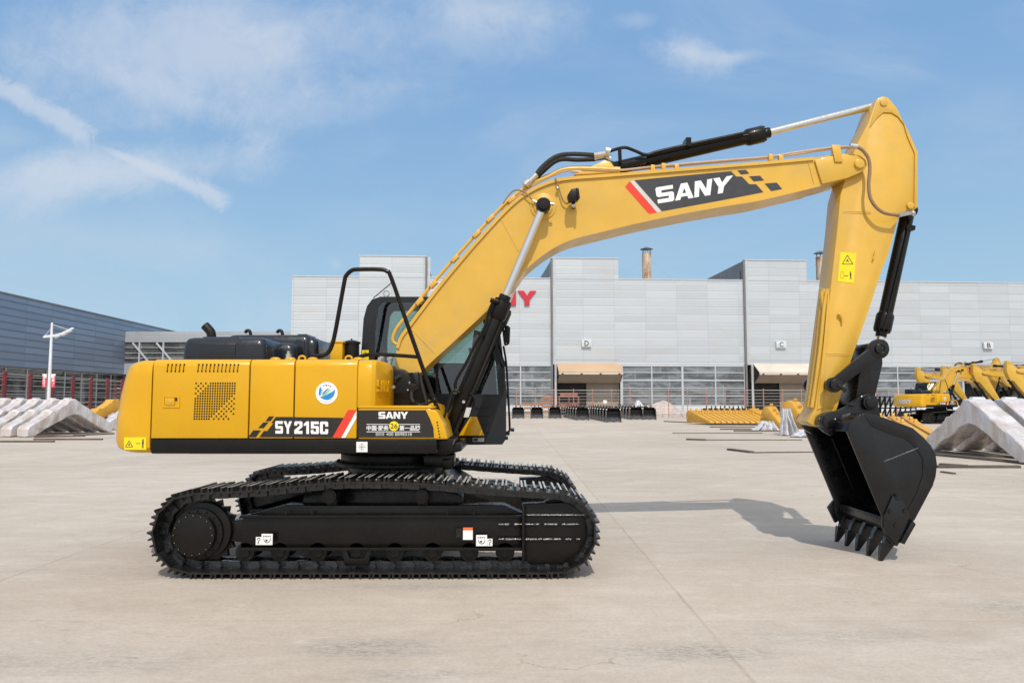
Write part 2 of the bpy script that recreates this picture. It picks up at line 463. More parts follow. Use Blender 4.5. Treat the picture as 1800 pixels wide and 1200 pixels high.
def build_world():
    w = bpy.data.worlds.new('World'); scn.world = w; w.use_nodes = True
    t = NT(w.node_tree); bg = t.n['Background']
    sky = t.new('ShaderNodeTexSky'); sky.sky_type = 'NISHITA'; sky.sun_disc = False
    sky.sun_elevation = SUN_EL; sky.sun_rotation = math.atan2(SUNV.x, SUNV.y)
    sky.air_density = 1.0; sky.dust_density = 2.2; sky.ozone_density = 1.6; sky.altitude = 50
    d = t.new('ShaderNodeTexCoord').outputs['Generated']
    sp = t.new('ShaderNodeSeparateXYZ'); t.put(sp.inputs[0], d)
    x, y, z = sp.outputs
    ys = t.math('MAXIMUM', y, .05); u = t.math('DIVIDE', x, ys); v = t.math('DIVIDE', z, ys)
    front = t.ramp(y, .05, .3)
    cm = t.new('ShaderNodeCombineXYZ'); t.put(cm.inputs[0], u); t.put(cm.inputs[1], v)
    P = cm.outputs[0]
    fine = t.noise(P, 26, 9, .74, .9); mid = t.noise(P, 6, 6, .6, .4); big = t.noise(t.mapping(P, (1.3, 3.2, 1), (0, 0, R(14))), 1.8, 6, .6, .5)

    def rel(px0, py0, px1, py1):
        (u0, v0), (u1, v1) = gno(px0, py0), gno(px1, py1)
        L = math.hypot(u1 - u0, v1 - v0); cx, sx = (u1 - u0) / L, (v1 - v0) / L
        du, dv = t.math('SUBTRACT', u, u0), t.math('SUBTRACT', v, v0)
        a = t.math('ADD', t.math('MULTIPLY', du, cx), t.math('MULTIPLY', dv, sx))
        b = t.math('SUBTRACT', t.math('MULTIPLY', dv, cx), t.math('MULTIPLY', du, sx))
        return t.math('DIVIDE', a, L), b, L

    def trail(p0, p1, w0, w1, k, soft=.6):
        a, b, L = rel(*p0, *p1)
        wd = t.math('ADD', w0 / FPX, t.math('MULTIPLY', a, (w1 - w0) / FPX))
        r = t.math('ADD', t.math('DIVIDE', t.math('ABSOLUTE', b), wd), t.math('MULTIPLY', t.math('SUBTRACT', fine, .5), 1.7))
        r = t.math('ADD', r, t.math('MULTIPLY', t.math('SUBTRACT', mid, .5), .9))
        m = t.ramp(r, 1 - soft, 1.15, 1, 0)
        aa = t.math('ADD', a, t.math('MULTIPLY', t.math('SUBTRACT', fine, .5), .3))
        m = t.math('MULTIPLY', m, t.math('MULTIPLY', t.ramp(aa, -.08, .15), t.ramp(aa, .9, 1.06, 1, 0)))
        return t.math('MULTIPLY', m, k)

    def blob(px, py, rx, ry, ang, k, rag=1.0, soft=1.0):
        u0, v0 = gno(px, py)
        q = t.mapping(P, (1, 1, 1), (0, 0, 0), (-u0, -v0, 0))
        s2 = t.new('ShaderNodeSeparateXYZ'); t.put(s2.inputs[0], q)
        ca, sa = math.cos(R(ang)), math.sin(R(ang))
        a = t.math('ADD', t.math('MULTIPLY', s2.outputs[0], ca), t.math('MULTIPLY', s2.outputs[1], sa))
        b = t.math('SUBTRACT', t.math('MULTIPLY', s2.outputs[1], ca), t.math('MULTIPLY', s2.outputs[0], sa))
        a = t.math('DIVIDE', a, rx / FPX); b = t.math('DIVIDE', b, ry / FPX)
        r = t.math('SQRT', t.math('ADD', t.math('MULTIPLY', a, a), t.math('MULTIPLY', b, b)))
        r = t.math('ADD', r, t.math('MULTIPLY', t.math('SUBTRACT', mid, .5), 1.6 * rag))
        r = t.math('ADD', r, t.math('MULTIPLY', t.math('SUBTRACT', fine, .5), .7 * rag))
        return t.math('MULTIPLY', t.ramp(r, 1 - soft, 1.1, 1, 0), k)
    parts = [trail((-60, 120), (162, 240), 20, 24, .66, .75), trail((185, 262), (404, 354), 6, 27, .72, .75),
             blob(220, 300, 340, 60, 3, .75), blob(60, 330, 220, 70, 5, .5), blob(340, 90, 420, 170, 0, .7), blob(820, 60, 260, 60, -6, .35), blob(560, 190, 300, 50, 6, .25), blob(150, 420, 330, 60, -8, .2), blob(460, 245, 40, 22, 10, .3),
             blob(1215, 92, 90, 52, -14, .8, 1.2), blob(1290, 100, 75, 20, 3, .6, 1.2), blob(860, 20, 190, 55, -8, .6), blob(300, 170, 160, 40, -20, .35), blob(480, 60, 120, 50, 10, .4),
             blob(640, 150, 130, 32, 0, .2), blob(590, 465, 26, 14, -30, .3), blob(1700, 200, 160, 60, 8, .14), blob(1120, 35, 50, 22, 0, .3)]
    parts.append(t.math('MULTIPLY', t.ramp(big, .42, .75), .32))
    acc = parts[0]
    for p in parts[1:]: acc = t.math('SUBTRACT', 1, t.math('MULTIPLY', t.math('SUBTRACT', 1, acc), t.math('SUBTRACT', 1, p)))
    acc = t.math('MULTIPLY', acc, front)
    # thin veil of high cloud over the rest of the dome, thicker toward the horizon
    blue = t.mix(t.ramp(z, .0, .45, 0, 1), (4.7, 7.2, 9.1, 1), (2.6, 4.85, 8.2, 1))
    base = t.mix(.85, sky.outputs[0], blue)
    cl = t.mix(t.math('MULTIPLY', acc, .9), base, (7.0, 7.7, 8.8, 1))
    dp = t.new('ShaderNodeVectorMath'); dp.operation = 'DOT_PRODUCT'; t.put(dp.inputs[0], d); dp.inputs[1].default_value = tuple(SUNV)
    cl = t.mix(t.math('MULTIPLY', t.ramp(dp.outputs['Value'], -.15, .95), .85), cl, (11, 10.8, 10.8, 1))   # unseen glow round the sun, behind the camera, added to lift the shadows
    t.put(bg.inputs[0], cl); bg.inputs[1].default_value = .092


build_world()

# ------------------------------------------------------------------ ground
def build_ground():
    m = bpy.data.materials.new('yard_concrete'); m.use_nodes = True; t = NT(m.node_tree); b = t.n['Principled BSDF']
    P = t.new('ShaderNodeTexCoord').outputs['Object']
    sp = t.new('ShaderNodeSeparateXYZ'); t.put(sp.inputs[0], P)
    wob = t.math('MULTIPLY', t.math('SUBTRACT', t.noise(P, 3, 4), .5), .03)
    def joint(s, w, o):
        q = t.math('DIVIDE', t.math('SUBTRACT', t.math('ADD', s, wob), o), w); f = t.math('FRACT', q)
        return t.math('MULTIPLY', t.math('MINIMUM', f, t.math('SUBTRACT', 1, f)), w), t.math('FLOOR', q)
    dx, ix = joint(sp.outputs[0], 6.25, 1.45); dy, iy = joint(sp.outputs[1], 7.0, 6.04)
    lx = t.ramp(dx, .006, .018, 1, 0); ly = t.ramp(dy, .004, .014, .55, 0)
    jn = t.math('MAXIMUM', lx, ly)
    jn = t.math('MULTIPLY', jn, t.ramp(t.noise(P, 1.3, 4), .35, .6, .35, 1))
    cb = t.new('ShaderNodeCombineXYZ'); t.put(cb.inputs[0], ix); t.put(cb.inputs[1], iy)
    wn = t.new('ShaderNodeTexWhiteNoise'); t.put(wn.inputs[0], cb.outputs[0])
    big = t.noise(P, .22, 5, .6); md = t.noise(t.mapping(P, (.8, 1.6, 1)), 1.1, 6, .62, .3); fn = t.noise(P, 34, 5, .7); fn2 = t.noise(P, 9, 6, .7)
    c = t.mix(t.ramp(big, .3, .7), (.44, .378, .312, 1), (.525, .463, .393, 1))
    c = t.mix(t.ramp(md, .45, .7, 0, .5), c, (.45, .39, .33, 1))
    c = t.mix(t.ramp(md, .52, .3, 0, .35), c, (.61, .54, .465, 1))
    c = t.mix(1.0, c, t.ramp(wn.outputs[0], 0, 1, .965, 1.03), 'MULTIPLY')
    c = t.mix(1.0, c, t.ramp(fn, .25, .75, .9, 1.1), 'MULTIPLY')
    c = t.mix(1.0, c, t.ramp(fn2, .25, .75, .95, 1.05), 'MULTIPLY')
    # scraped streaks and grease scuffs, gathered in patches
    patch = t.ramp(t.noise(P, .45, 3, .5), .44, .64)
    st = t.noise(t.mapping(P, (2.2, 9, 1), (0, 0, R(12))), 2.2, 8, .78, 1.2)
    scuff = t.math('MULTIPLY', t.ramp(st, .56, .66, 0, .55), patch)
    st2 = t.noise(t.mapping(P, (1.2, 5, 1), (0, 0, R(-8)), (7, 3, 0)), 3.0, 8, .75, .8)
    pale = t.ramp(st2, .54, .7, 0, .45)
    dk2 = t.ramp(t.noise(t.mapping(P, (1, 1.6, 1), (0, 0, 0), (3, 9, 0)), .8, 6, .7, 1), .5, .72, 0, .32)
    c = t.mix(pale, c, (.60, .545, .49, 1)); c = t.mix(dk2, c, (.34, .285, .225, 1)); c = t.mix(scuff, c, (.2, .195, .19, 1))
    # named grease marks in front of the machine
    for (px, py, rx, ry, k) in [(650, 1138, .38, .16, .55), (1220, 1145, .42, .14, .6), (745, 1030, .5, .1, .45), (1480, 1118, .6, .14, .3), (730, 1185, .3, .1, .35), (1790, 1065, .4, .15, .4), (130, 1160, .8, .2, .25)]:
        g = G(px, py); q = t.mapping(P, (1 / rx, 1 / ry, 1), (0, 0, 0), (-g.x / rx, -g.y / ry, 0))
        ln = t.new('ShaderNodeVectorMath'); ln.operation = 'LENGTH'; t.put(ln.inputs[0], q)
        near = t.ramp(ln.outputs['Value'], .3, 2.0, 1, 0)
        sm = t.noise(t.mapping(P, (3, 10, 1), (0, 0, R(10))), 3.2, 8, .8, 1.5)
        c = t.mix(t.math('MULTIPLY', t.math('MULTIPLY', near, t.ramp(sm, .46, .58)), k * 1.35), c, (.19, .19, .19, 1))
    c = t.mix(t.math('MULTIPLY', jn, .42), c, (.27, .2, .14, 1))
    vo = t.new('ShaderNodeTexVoronoi'); vo.feature = 'DISTANCE_TO_EDGE'; vo.inputs['Scale'].default_value = .32
    wp = t.new('ShaderNodeVectorMath'); wp.operation = 'ADD'; t.put(wp.inputs[0], P)
    nz = t.new('ShaderNodeTexNoise'); t.put(nz.inputs['Vector'], P); nz.inputs['Scale'].default_value = 1.6; nz.inputs['Detail'].default_value = 6
    t.put(wp.inputs[1], nz.outputs['Color']); t.put(vo.inputs['Vector'], wp.outputs[0])
    crack = t.math('MULTIPLY', t.ramp(vo.outputs['Distance'], .0008, .003, .5, 0), t.ramp(t.noise(P, .3, 2), .56, .6))
    c = t.mix(crack, c, (.22, .17, .12, 1))
    t.put(b.inputs['Base Color'], c); t.put(b.inputs['Roughness'], t.ramp(md, .3, .7, .7, .9))
    b.inputs['Specular IOR Level'].default_value = .3
    bn = t.new('ShaderNodeBump'); bn.inputs['Strength'].default_value = .25; bn.inputs['Distance'].default_value = .01
    h = t.math('SUBTRACT', t.math('ADD', fn, t.math('MULTIPLY', st, .6)), t.math('MULTIPLY', jn, 1.5))
    t.put(bn.inputs['Height'], h); t.put(b.inputs['Normal'], bn.outputs[0])
    mb = MB(); mb.add([(-900, -300, 0), (900, -300, 0), (900, 1500, 0), (-900, 1500, 0)], [(0, 1, 2, 3)])
    struct('ground', mb, m)


build_ground()

# ================================================================== EXCAVATOR
YC = 8.85
EX = thing('excavator', 'large clean yellow tracked excavator with black bucket touching the ground, filling the foreground', 'excavator', (-1.3, YC, 0))
YN = 7.55

# ---- tracks
def loop_path(n=600):
    cl, cr, zc, r = -3.045, .43, .425, .348
    top = [(cl, zc + r), (-2.45, .805), (-1.79, .872), (-1.34, .882), (-.89, .87), (-.25, .82), (cr, zc + r)]
    P = []
    for i in range(40): a = R(90 + 180 * i / 40); P.append((cl + r * math.cos(a), zc + r * math.sin(a)))
    for i in range(60): P.append((cl + (cr - cl) * i / 60, zc - r))
    for i in range(40): a = R(-90 + 180 * i / 40); P.append((cr + r * math.cos(a), zc + r * math.sin(a)))
    T = top[::-1]
    for i in range(len(T) - 1):
        p0, p1, p2, p3 = T[max(i - 1, 0)], T[i], T[i + 1], T[min(i + 2, len(T) - 1)]
        for k in range(10):
            u = k / 10
            P.append(tuple(.5 * ((2 * p1[j]) + (p2[j] - p0[j]) * u + (2 * p0[j] - 5 * p1[j] + 4 * p2[j] - p3[j]) * u * u + (3 * p1[j] - p0[j] - 3 * p2[j] + p3[j]) * u ** 3) for j in (0, 1)))
    return P


LOOP = loop_path()
def samples(P, n):
    P = [Vector((a, b)) for a, b in P]; L = [0]
    for i in range(len(P)): L.append(L[-1] + (P[(i + 1) % len(P)] - P[i]).length)
    tot = L[-1]; out = []
    for k in range(n):
        s = tot * k / n; i = max(j for j in range(len(P)) if L[j] <= s)
        a, b = P[i], P[(i + 1) % len(P)]; f = (s - L[i]) / max(1e-6, L[i + 1] - L[i]); out.append(a.lerp(b, f))
    return out, tot


NS = 49
def track(yc, name_label):
    c, tot = samples(LOOP, NS); pitch = tot / NS
    mb = MB()
    for i in range(NS):
        p, q = c[i], c[(i + 1) % NS]; d = (q - p).normalized(); n = Vector((d.y, -d.x))   # outward
        for s in (-1, 1):
            for k, (a0, a1, off) in enumerate(((-.06, .52, .075), (.48, 1.06, .105))):
                A = p + (q - p) * a0; B = p + (q - p) * a1
                y0 = yc + s * off
                pts = []
                for e, u in ((A, -.055), (B, -.055), (B, .02), (A + (B - A) * .5, .04), (A, .02)):
                    w = e + n * u; pts.append((w.x, w.y))
                mb.prism(pts, y0 - .018, y0 + .018)
            for t_ in (.28, .72):
                w = p + (q - p) * t_ + n * .03; mb.cyl((w.x, yc + s * .085, w.y), (w.x, yc + s * .14, w.y), .011, seg=6, m=1)  # bolt heads in the pale colour, painted as glints
            w = p - n * .012
            mb.cyl((w.x, yc + s * .128, w.y), (w.x, yc + s * .145, w.y), .026, seg=10)
        w = p - n * .012; mb.cyl((w.x, yc - .13, w.y), (w.x, yc + .13, w.y), .03, seg=8)
    tr = obj('track', mb, [CHN, GRS], EX)
    tr['label'] = name_label
    # one shoe in its own frame: x along the run, z outward
    sh = MB(); h = pitch / 2
    prof = [(-h - .012, .028), (-h + .03, .028), (h - .03, .028), (h + .012, .016), (h + .012, .006), (-h - .012, .014)]
    sh.prism([(x, z) for x, z in [(-h - .014, .030), (h - .02, .030), (h + .014, .018), (h + .014, .006), (-h - .014, .018)]], -.3, .3)
    for gx, gh in ((-h + .006, .052), (0, .05), (h - .03, .05)):
        sh.prism([(gx - .013, .03), (gx + .013, .03), (gx + .007, .03 + gh - .012), (gx - .007, .03 + gh - .012)], -.3, .3)
        sh.add([(gx - .009, -.3, .03 + gh - .0115), (gx + .009, -.3, .03 + gh - .0115), (gx + .009, .3, .03 + gh - .0115), (gx - .009, .3, .03 + gh - .0115)], [(0, 1, 2, 3)], 1)  # strip on the grouser top, its highlight put into the colour
    for bx in (-.042, .048):
        for by in (-.11, .11, -.075, .075): sh.cyl((bx, by, .03), (bx, by, .042), .012, seg=6)
    shoe = obj('track_shoe', sh, [TRK, GRS], None, smooth=25, at=(0, 0, 0)); shoe.parent = tr
    for i in range(NS):
        o = shoe if i == 0 else shoe.copy()
        if i: COL.objects.link(o); o.parent = tr
        p, q = c[i], c[(i + 1) % NS]; mid = (p + q) / 2; d = (q - p).normalized(); n = Vector((d.y, -d.x))
        M = Matrix(((d.x, 0, n.x, mid.x), (0, 1, 0, yc), (d.y, 0, n.y, mid.y), (0, 0, 0, 1)))
        if Vector((M[0][0], M[1][0], M[2][0])).cross(Vector((0, 1, 0))).dot(Vector((n.x, 0, n.y))) < 0:
            M = Matrix(((-d.x, 0, n.x, mid.x), (0, 1, 0, yc), (-d.y, 0, n.y, mid.y), (0, 0, 0, 1)))
        o.matrix_local = Matrix.Translation(-EX.location) @ M
    return tr


YT1, YT2 = 7.69, 10.01
track(YT1, 'near crawler track under the body side'); track(YT2, 'far crawler track behind')


WELD = mat('bare_weld_bead', (.5, .5, .48), .25, .9, 0, .3, 40, .8, 120)
def track_frame(yc, near):
    s = -1 if near else 1; f = yc + s * .17      # outer face of the side frame
    fr = MB()
    xl, xr = -2.62, .12
    fr.prism([(xl, .27), (xr, .27), (xr, .57), (xl + .02, .57)], yc - .15, yc + .15)
    fr.prism([(xl + .05, .57), (xr, .57), (xr - .2, .66), (xl + .4, .66)], yc - s * .15, yc + s * .10)
    # lip rails and front guard
    fr.box(xl, xr, f - .02, f + .02, .555, .58); fr.box(xl, xr, f - .03, f + .03, .245, .275)
    fr.prism([(-3.05, .34), (xl + .02, .30), (xl + .02, .52), (-3.05, .46)], yc - .06, yc + .12)
    fr.prism([(.1, .15), (.50, .13)] + [(.43 + .30 * math.cos(R(a)), .42 + .29 * math.sin(R(a))) for a in range(-70, 71, 10)] + [(.5, .695), (.1, .68)], yc - s * .0, yc + s * .165)
    fr.box(.095, .12, f - .06, f + .035, .13, .68)
    for z in (.36, .50): fr.box(-.12 if z > 0 else 0, .66, f - .012, f + .012, z - .008, z + .008)
    fr.box(.14, .68, f - .015, f + .01, .565, .59)
    fr.prism([(.16, .10), (.6, .10), (.62, .17), (.14, .17)], yc - .1, yc + s * .14)
    for x0, x1 in ((-2.18, -1.93), (-.62, -.37)):     # step brackets on top edge
        fr.bar((x0, f, .58), (x0, f, .62), .02, .02); fr.bar((x1, f, .58), (x1, f, .62), .02, .02)
        fr.box(x0, x1, f - .005, f + .03 * 1, .60, .606)
        for k in range(8): fr.box(x0 + .03 + k * .028, x0 + .042 + k * .028, f - .012, f - .005, .595, .612)
    fo = obj('track_frame', fr, BLK, EX, bevel=.01)
    wb = MB()
    for z in (.356, .497):
        for xa in (-.13, .13):
            n_ = 0; x = xa
            while x < (.07 if xa < 0 else .62):
                w_ = random.uniform(.02, .06); wb.bar((x, f - .018, z), (x + w_, f - .018, z), .012, random.uniform(.008, .016)); x += w_ + random.choice((.0, .0, .012, .05))
    x = .14
    while x < .64: w_ = random.uniform(.05, .12); wb.bar((x, f - .02, .585), (x + w_, f - .02, .585), .01, .01); x += w_ + random.choice((0, .005, .01))
    obj('weld_bead', wb, WELD, fo)
    sp = MB()
    n = 21
    ring = []
    for i in range(n * 2):
        a = math.pi * i / n; r = .355 if i % 2 else .305; ring.append((-3.045 + r * math.cos(a), .40 + r * math.sin(a)))
    sp.prism(ring, yc - .03, yc + .03)
    obj('sprocket', sp, TRK, fo)
    fd = MB()
    fd.disc(-3.0, .42, .275, yc - s * .0, yc + s * .13, 36); fd.disc(-3.035, .40, .245, yc + s * .13, yc + s * .17, 36); fd.disc(-3.045, .40, .205, yc + s * .17, yc + s * .24, 36)
    for k in range(16):
        a = 2 * math.pi * k / 16; fd.cyl((-3.045 + .185 * math.cos(a), yc + s * .24, .4 + .185 * math.sin(a)), (-3.045 + .185 * math.cos(a), yc + s * .252, .4 + .185 * math.sin(a)), .009, seg=6, m=1)
        fd.cyl((-3.035 + .225 * math.cos(a), yc + s * .17, .4 + .225 * math.sin(a)), (-3.035 + .225 * math.cos(a), yc + s * .182, .4 + .225 * math.sin(a)), .011, seg=6)
    obj('final_drive', fd, [BLK, SLV], fo, bevel=.006)
    ib = MB(); ib.disc(.43, .40, .31, yc - .05, yc + .05, 40); ib.disc(.43, .40, .27, yc - .08, yc + .08, 40); ib.disc(.43, .40, .1, yc - .13, yc + .13, 24)
    obj('idler_wheel', ib, BLK, fo, bevel=.006)
    for i, px in enumerate((440, 500, 565, 632, 698, 763, 826, 888)):
        x = S(px, 960, YT1).x; rb = MB()
        rb.disc(x, .225, .075, yc - .13, yc + .13, 20); rb.disc(x, .225, .092, yc - .15, yc - .10, 24); rb.disc(x, .225, .092, yc + .10, yc + .15, 24); rb.disc(x, .225, .05, yc - .17, yc + .17, 16)
        obj('track_roller', rb, BLKM, fo, bevel=.004)
    for px in (585, 744):
        x = S(px, 871, YT1).x; rb = MB()
        rb.disc(x, .755, .07, yc - .1, yc + s * .155, 24); rb.disc(x, .755, .055, yc, yc + s * .165, 24); rb.bar((x, yc, .56), (x, yc, .74), .1, .1)
        obj('carrier_roller', rb, BLKM, fo, bevel=.005)
    gd = MB(); x0, x1 = S(612, 960, YT1).x, S(655, 960, YT1).x
    gd.prism([(x0 + .01, .10), (x1 - .01, .10), (x1, .15), (x1 + .03, .265), (x1 - .02, .265), (x1 - .05, .17), (x0 + .05, .17), (x0 + .02, .265), (x0 - .03, .265), (x0, .15)], f - .01, f + .03)
    obj('chain_guard', gd, BLK, fo, bevel=.004)
    if near:
        def plate(x0, x1, z0, z1, nm, mts, draw=None):
            b = MB(); b.box(x0, x1, f - .034, f - .0315, z0, z1)
            if draw: draw(b)
            return obj(nm, b, mts, fo)
        fy = f - .0345 - .0005
        def L(px, py): v = S(px, py, f - .03); return v.x, v.z
        def jack(b, x, z, w, h):
            b.box(x + w * .2, x + w * .8, fy, fy + .0005, z + h * .74, z + h * .78, 1)
            for q in (.2, .4, .6, .8): b.box(x + w * (q - .04), x + w * (q + .01), fy, fy + .0005, z + h * .7, z + h * .85, 1)
            pts = [(x + w * (.5 + .3 * math.cos(a)), z + h * (.62 + .42 * math.sin(a))) for a in [R(180 + 15 * k) for k in range(13)]]
            for p, q in zip(pts, pts[1:]): b.bar((p[0], fy, p[1]), (q[0], fy, q[1]), .0008, .006, 1)
            b.disc(x + w * .45, z + h * .4, w * .1, fy, fy + .0005, 10, 1)
        def hook(b, x, z, w, h):
            pts = [(x + w * (.5 + .22 * math.sin(a)), z + h * (.7 + .16 * math.cos(a))) for a in [R(-120 + 24 * k) for k in range(13)]] + [(x + w * .5, z + h * .45), (x + w * .35, z + h * .25), (x + w * .55, z + h * .15)]
            for p, q in zip(pts, pts[1:]): b.bar((p[0], fy, p[1]), (q[0], fy, q[1]), .0008, .007, 1)
        for (a, b_, c_, d_, fn) in ((450, 943, 460, 957, hook), (460, 937.5, 479.5, 957, jack), (837, 939.5, 856.5, 959, jack), (856.5, 946, 866, 959, hook)):
            x0, z1 = L(a, b_); x1, z0 = L(c_, d_)
            plate(x0, x1 - .002, z0, z1, 'sticker', [WHT, DGR], lambda b, fn=fn, x0=x0, z0=z0, x1=x1, z1=z1: fn(b, x0, z0, x1 - x0, z1 - z0))
        x0, z1 = L(814, 926.5); x1, z0 = L(831, 948)
        plate(x0, x1, z0, z1, 'warning_sticker', [WHT, ORG], lambda b: b.box(x0, x1, fy, fy + .0005, z1 - .026, z1, 1))
        hb = MB(); a0, a1 = L(802, 928), L(811, 944); hb.box(a0[0], a1[0], f - .036, f - .031, a1[1], a0[1]); obj('grease_port', hb, HOLE, fo)
    return fo


track_frame(YT1, True); track_frame(YT2, False)

# carbody between the tracks
cb = MB()
cb.prism([(-2.15, .45), (-.45, .45), (-.5, .72), (-.75, .86), (-1.85, .86), (-2.1, .72)], YT1 + .14, YT2 - .14)
for y0, y1, xa in ((YC - .5, YT1 + .14, -2.45), (YC - .5, YT1 + .14, -.15), (YC + .5, YT2 - .14, -2.45), (YC + .5, YT2 - .14, -.1)):
    cb.loft([[(-1.3 - .25, y0, .4), (-1.3 + .25, y0, .4), (-1.3 + .25, y0, .86), (-1.3 - .25, y0, .86)], [(xa - .2, y1, .32), (xa + .2, y1, .32), (xa + .2, y1, .6), (xa - .2, y1, .6)]])
cb.cyl((-1.3, YC, .84), (-1.3, YC, .96), .56, seg=48)
obj('carbody', cb, BLK, EX, bevel=.01)
sb = MB(); sb.cyl((-1.3, YC, .955), (-1.3, YC, 1.0), .70, seg=64); sb.cyl((-1.3, YC, 1.0), (-1.3, YC, 1.09), .64, seg=64)
for k in range(40):
    a = 2 * math.pi * k / 40; sb.cyl((-1.3 + .675 * math.cos(a), YC + .675 * math.sin(a), 1.0), (-1.3 + .675 * math.cos(a), YC + .675 * math.sin(a), 1.016), .014, seg=6)
obj('slewing_ring', sb, BLKM, EX, bevel=.004)

# ---- revolving platform
def zx(px, py, Y=YN): v = S(px, py, Y); return v.x, v.z
zb = zx(500, 797)[1]; zs = zx(500, 770)[1]; zt = zx(500, 633)[1]
pl = MB()
xr = zx(768, 790)[0]
pl.box(zx(266, 790)[0], xr, YN - .012, 10.18, zb, zs - .006)
pl.box(zx(300, 790)[0], zx(720, 790)[0], YC - .9, YC + .9, zb - .03, zb + .03)
a = zx(768, 797); pl.prism([(xr - .06, zb + .02), (xr + .13, zb + .02), (xr + .16, zs - .01), (xr - .06, zs - .01)], YN + .1, YN + .75)
pl.prism(PX([(770, 779), (812, 775), (814, 790), (775, 800)], 8.2), 8.0, 9.7)
pl.box(-.92, -.6, 8.05, 8.3, .99, 1.12); pl.box(-.72, -.62, 8.03, 8.1, .97, 1.08)
pf = obj('platform_frame', pl, BLK, EX, bevel=.012)
b = MB(); q = [zx(627, 776), zx(646.5, 776), zx(646.5, 794), zx(627, 794)]
b.prism(q, YN - .0165, YN - .0135)
cx_, cz_ = (q[0][0] + q[1][0]) / 2, (q[0][1] + q[2][1]) / 2
for r_ in (.028, .012):
    for k in range(16):
        a0, a1 = 2 * math.pi * k / 16, 2 * math.pi * (k + 1) / 16
        b.bar((cx_ + r_ * math.cos(a0), YN - .0168, cz_ + r_ * math.sin(a0)), (cx_ + r_ * math.cos(a1), YN - .0168, cz_ + r_ * math.sin(a1)), .0005, .003, 1)
b.box(cx_ - .04, cx_ + .04, YN - .0172, YN - .0168, cz_ - .0015, cz_ + .0015, 1); b.box(cx_ - .0015, cx_ + .0015, YN - .0178, YN - .0173, cz_ - .04, cz_ + .04, 1)
obj('sticker', b, [WHT, DGR], pf)

# ---- counterweight
cwx = zx(266, 700)[0]
def cw_ring(z, ir, isd):
    tail = -4.2 + ir; yn, yf = YN - .004 + isd, 10.19 - isd
    pts = [(cwx, yn), (cwx - .12, yn)]
    rc = .26
    xs = -3.96 + ir                                   # where the rear corner starts turning
    for k in range(1, 9):
        a = R(-90 - 78 * k / 8)
        pts.append((xs + .22 + .22 * math.cos(a) * 1.0, yn + rc + rc * math.sin(a)))
    x1, y1 = pts[-1]
    for k in range(1, 12):
        u = k / 12; y = y1 + (yf - (y1 - yn) - y1) * u; pts.append((x1 - (x1 - tail) * math.sin(math.pi * u) ** .8 * 1.0, y))
    for k in range(8, 0, -1):
        a = R(-90 - 78 * k / 8); pts.append((xs + .22 + .22 * math.cos(a), yf - rc - rc * math.sin(a)))
    pts += [(cwx - .12, yf), (cwx, yf)]
    return [(x, y, z) for x, y in pts]


cz0, cz1 = zx(240, 796)[1], zx(240, 633)[1]
H = cz1 - cz0
rings = [cw_ring(cz0, .12, .06), cw_ring(cz0 + .02, .06, .025), cw_ring(cz0 + .05, .02, .005), cw_ring(cz0 + .12, 0, 0), cw_ring(cz0 + .36, .0, 0), cw_ring(cz0 + .375, .012, .0), cw_ring(cz0 + H * .62, .03, 0), cw_ring(cz0 + H * .84, .075, 0), cw_ring(cz0 + H * .93, .10, .008), cw_ring(cz0 + H * .975, .135, .03), cw_ring(cz1, .19, .07)]
cwm = MB(); cwm.loft(rings)
cw = obj('counterweight', cwm, YEL, EX, smooth=28)
b = MB(); q = [zx(219, 768), zx(258, 768), zx(258, 790), zx(219, 790)]; yy = YN - .008
b.prism(q, yy - .002, yy)
yq = yy - .0028
def tri_icon(b, cx, cz, s, y, m=1, th=.006):
    p = [(cx - s, cz - s * .8), (cx + s, cz - s * .8), (cx, cz + s * .9)]
    for i in range(3): b.bar((p[i][0], y, p[i][1]), (p[(i + 1) % 3][0], y, p[(i + 1) % 3][1]), .0008, th, m)
    b.bar((cx - s * .3, y, cz - s * .35), (cx + s * .15, y, cz + s * .15), .0008, th * 1.2, m); b.bar((cx + s * .2, y, cz - s * .45), (cx - s * .05, y, cz), .0008, th * 1.2, m)
def man_icon(b, cx, cz, s, y, m=1):
    b.disc(cx, cz + s * .75, s * .2, y - .0004, y + .0004, 10, m); b.box(cx - s * .2, cx + s * .2, y - .0004, y + .0004, cz - s * .1, cz + s * .5, m)
    b.box(cx - s * .17, cx - s * .03, y - .0004, y + .0004, cz - s, cz - s * .12, m); b.box(cx + s * .03, cx + s * .17, y - .0004, y + .0004, cz - s, cz - s * .12, m)
x_, z_ = zx(228, 779); tri_icon(b, x_, z_ - .005, .035, yq)
x_, z_ = zx(252, 779); man_icon(b, x_, z_, .045, yq); x2, z2 = zx(244, 779); b.bar((x2 - .02, yq, z2), (x2 + .02, yq, z2), .0008, .006, 1)
obj('warning_sticker', b, [WRN, DGR], cw)

def tail_x(y, z):
    r_ = cw_ring(z, .0, 0); c_ = [p for p in r_ if p[0] < -3.7]
    best = min(c_, key=lambda p: abs(p[1] - y)); o2 = sorted(c_, key=lambda p: abs(p[1] - y))[1]
    t_ = (y - best[1]) / ((o2[1] - best[1]) or 1); return best[0] + (o2[0] - best[0]) * t_
b = MB(); write_word(b, lambda u, v: Vector((tail_x(9.5 - 1.3 * u, 1.6) + .0 - .012, 9.5 - 1.3 * u, 1.4 + .3 * v)), 0, thick=(.03, 0, 0))
obj('raised_letters', b, GRYD, cw)
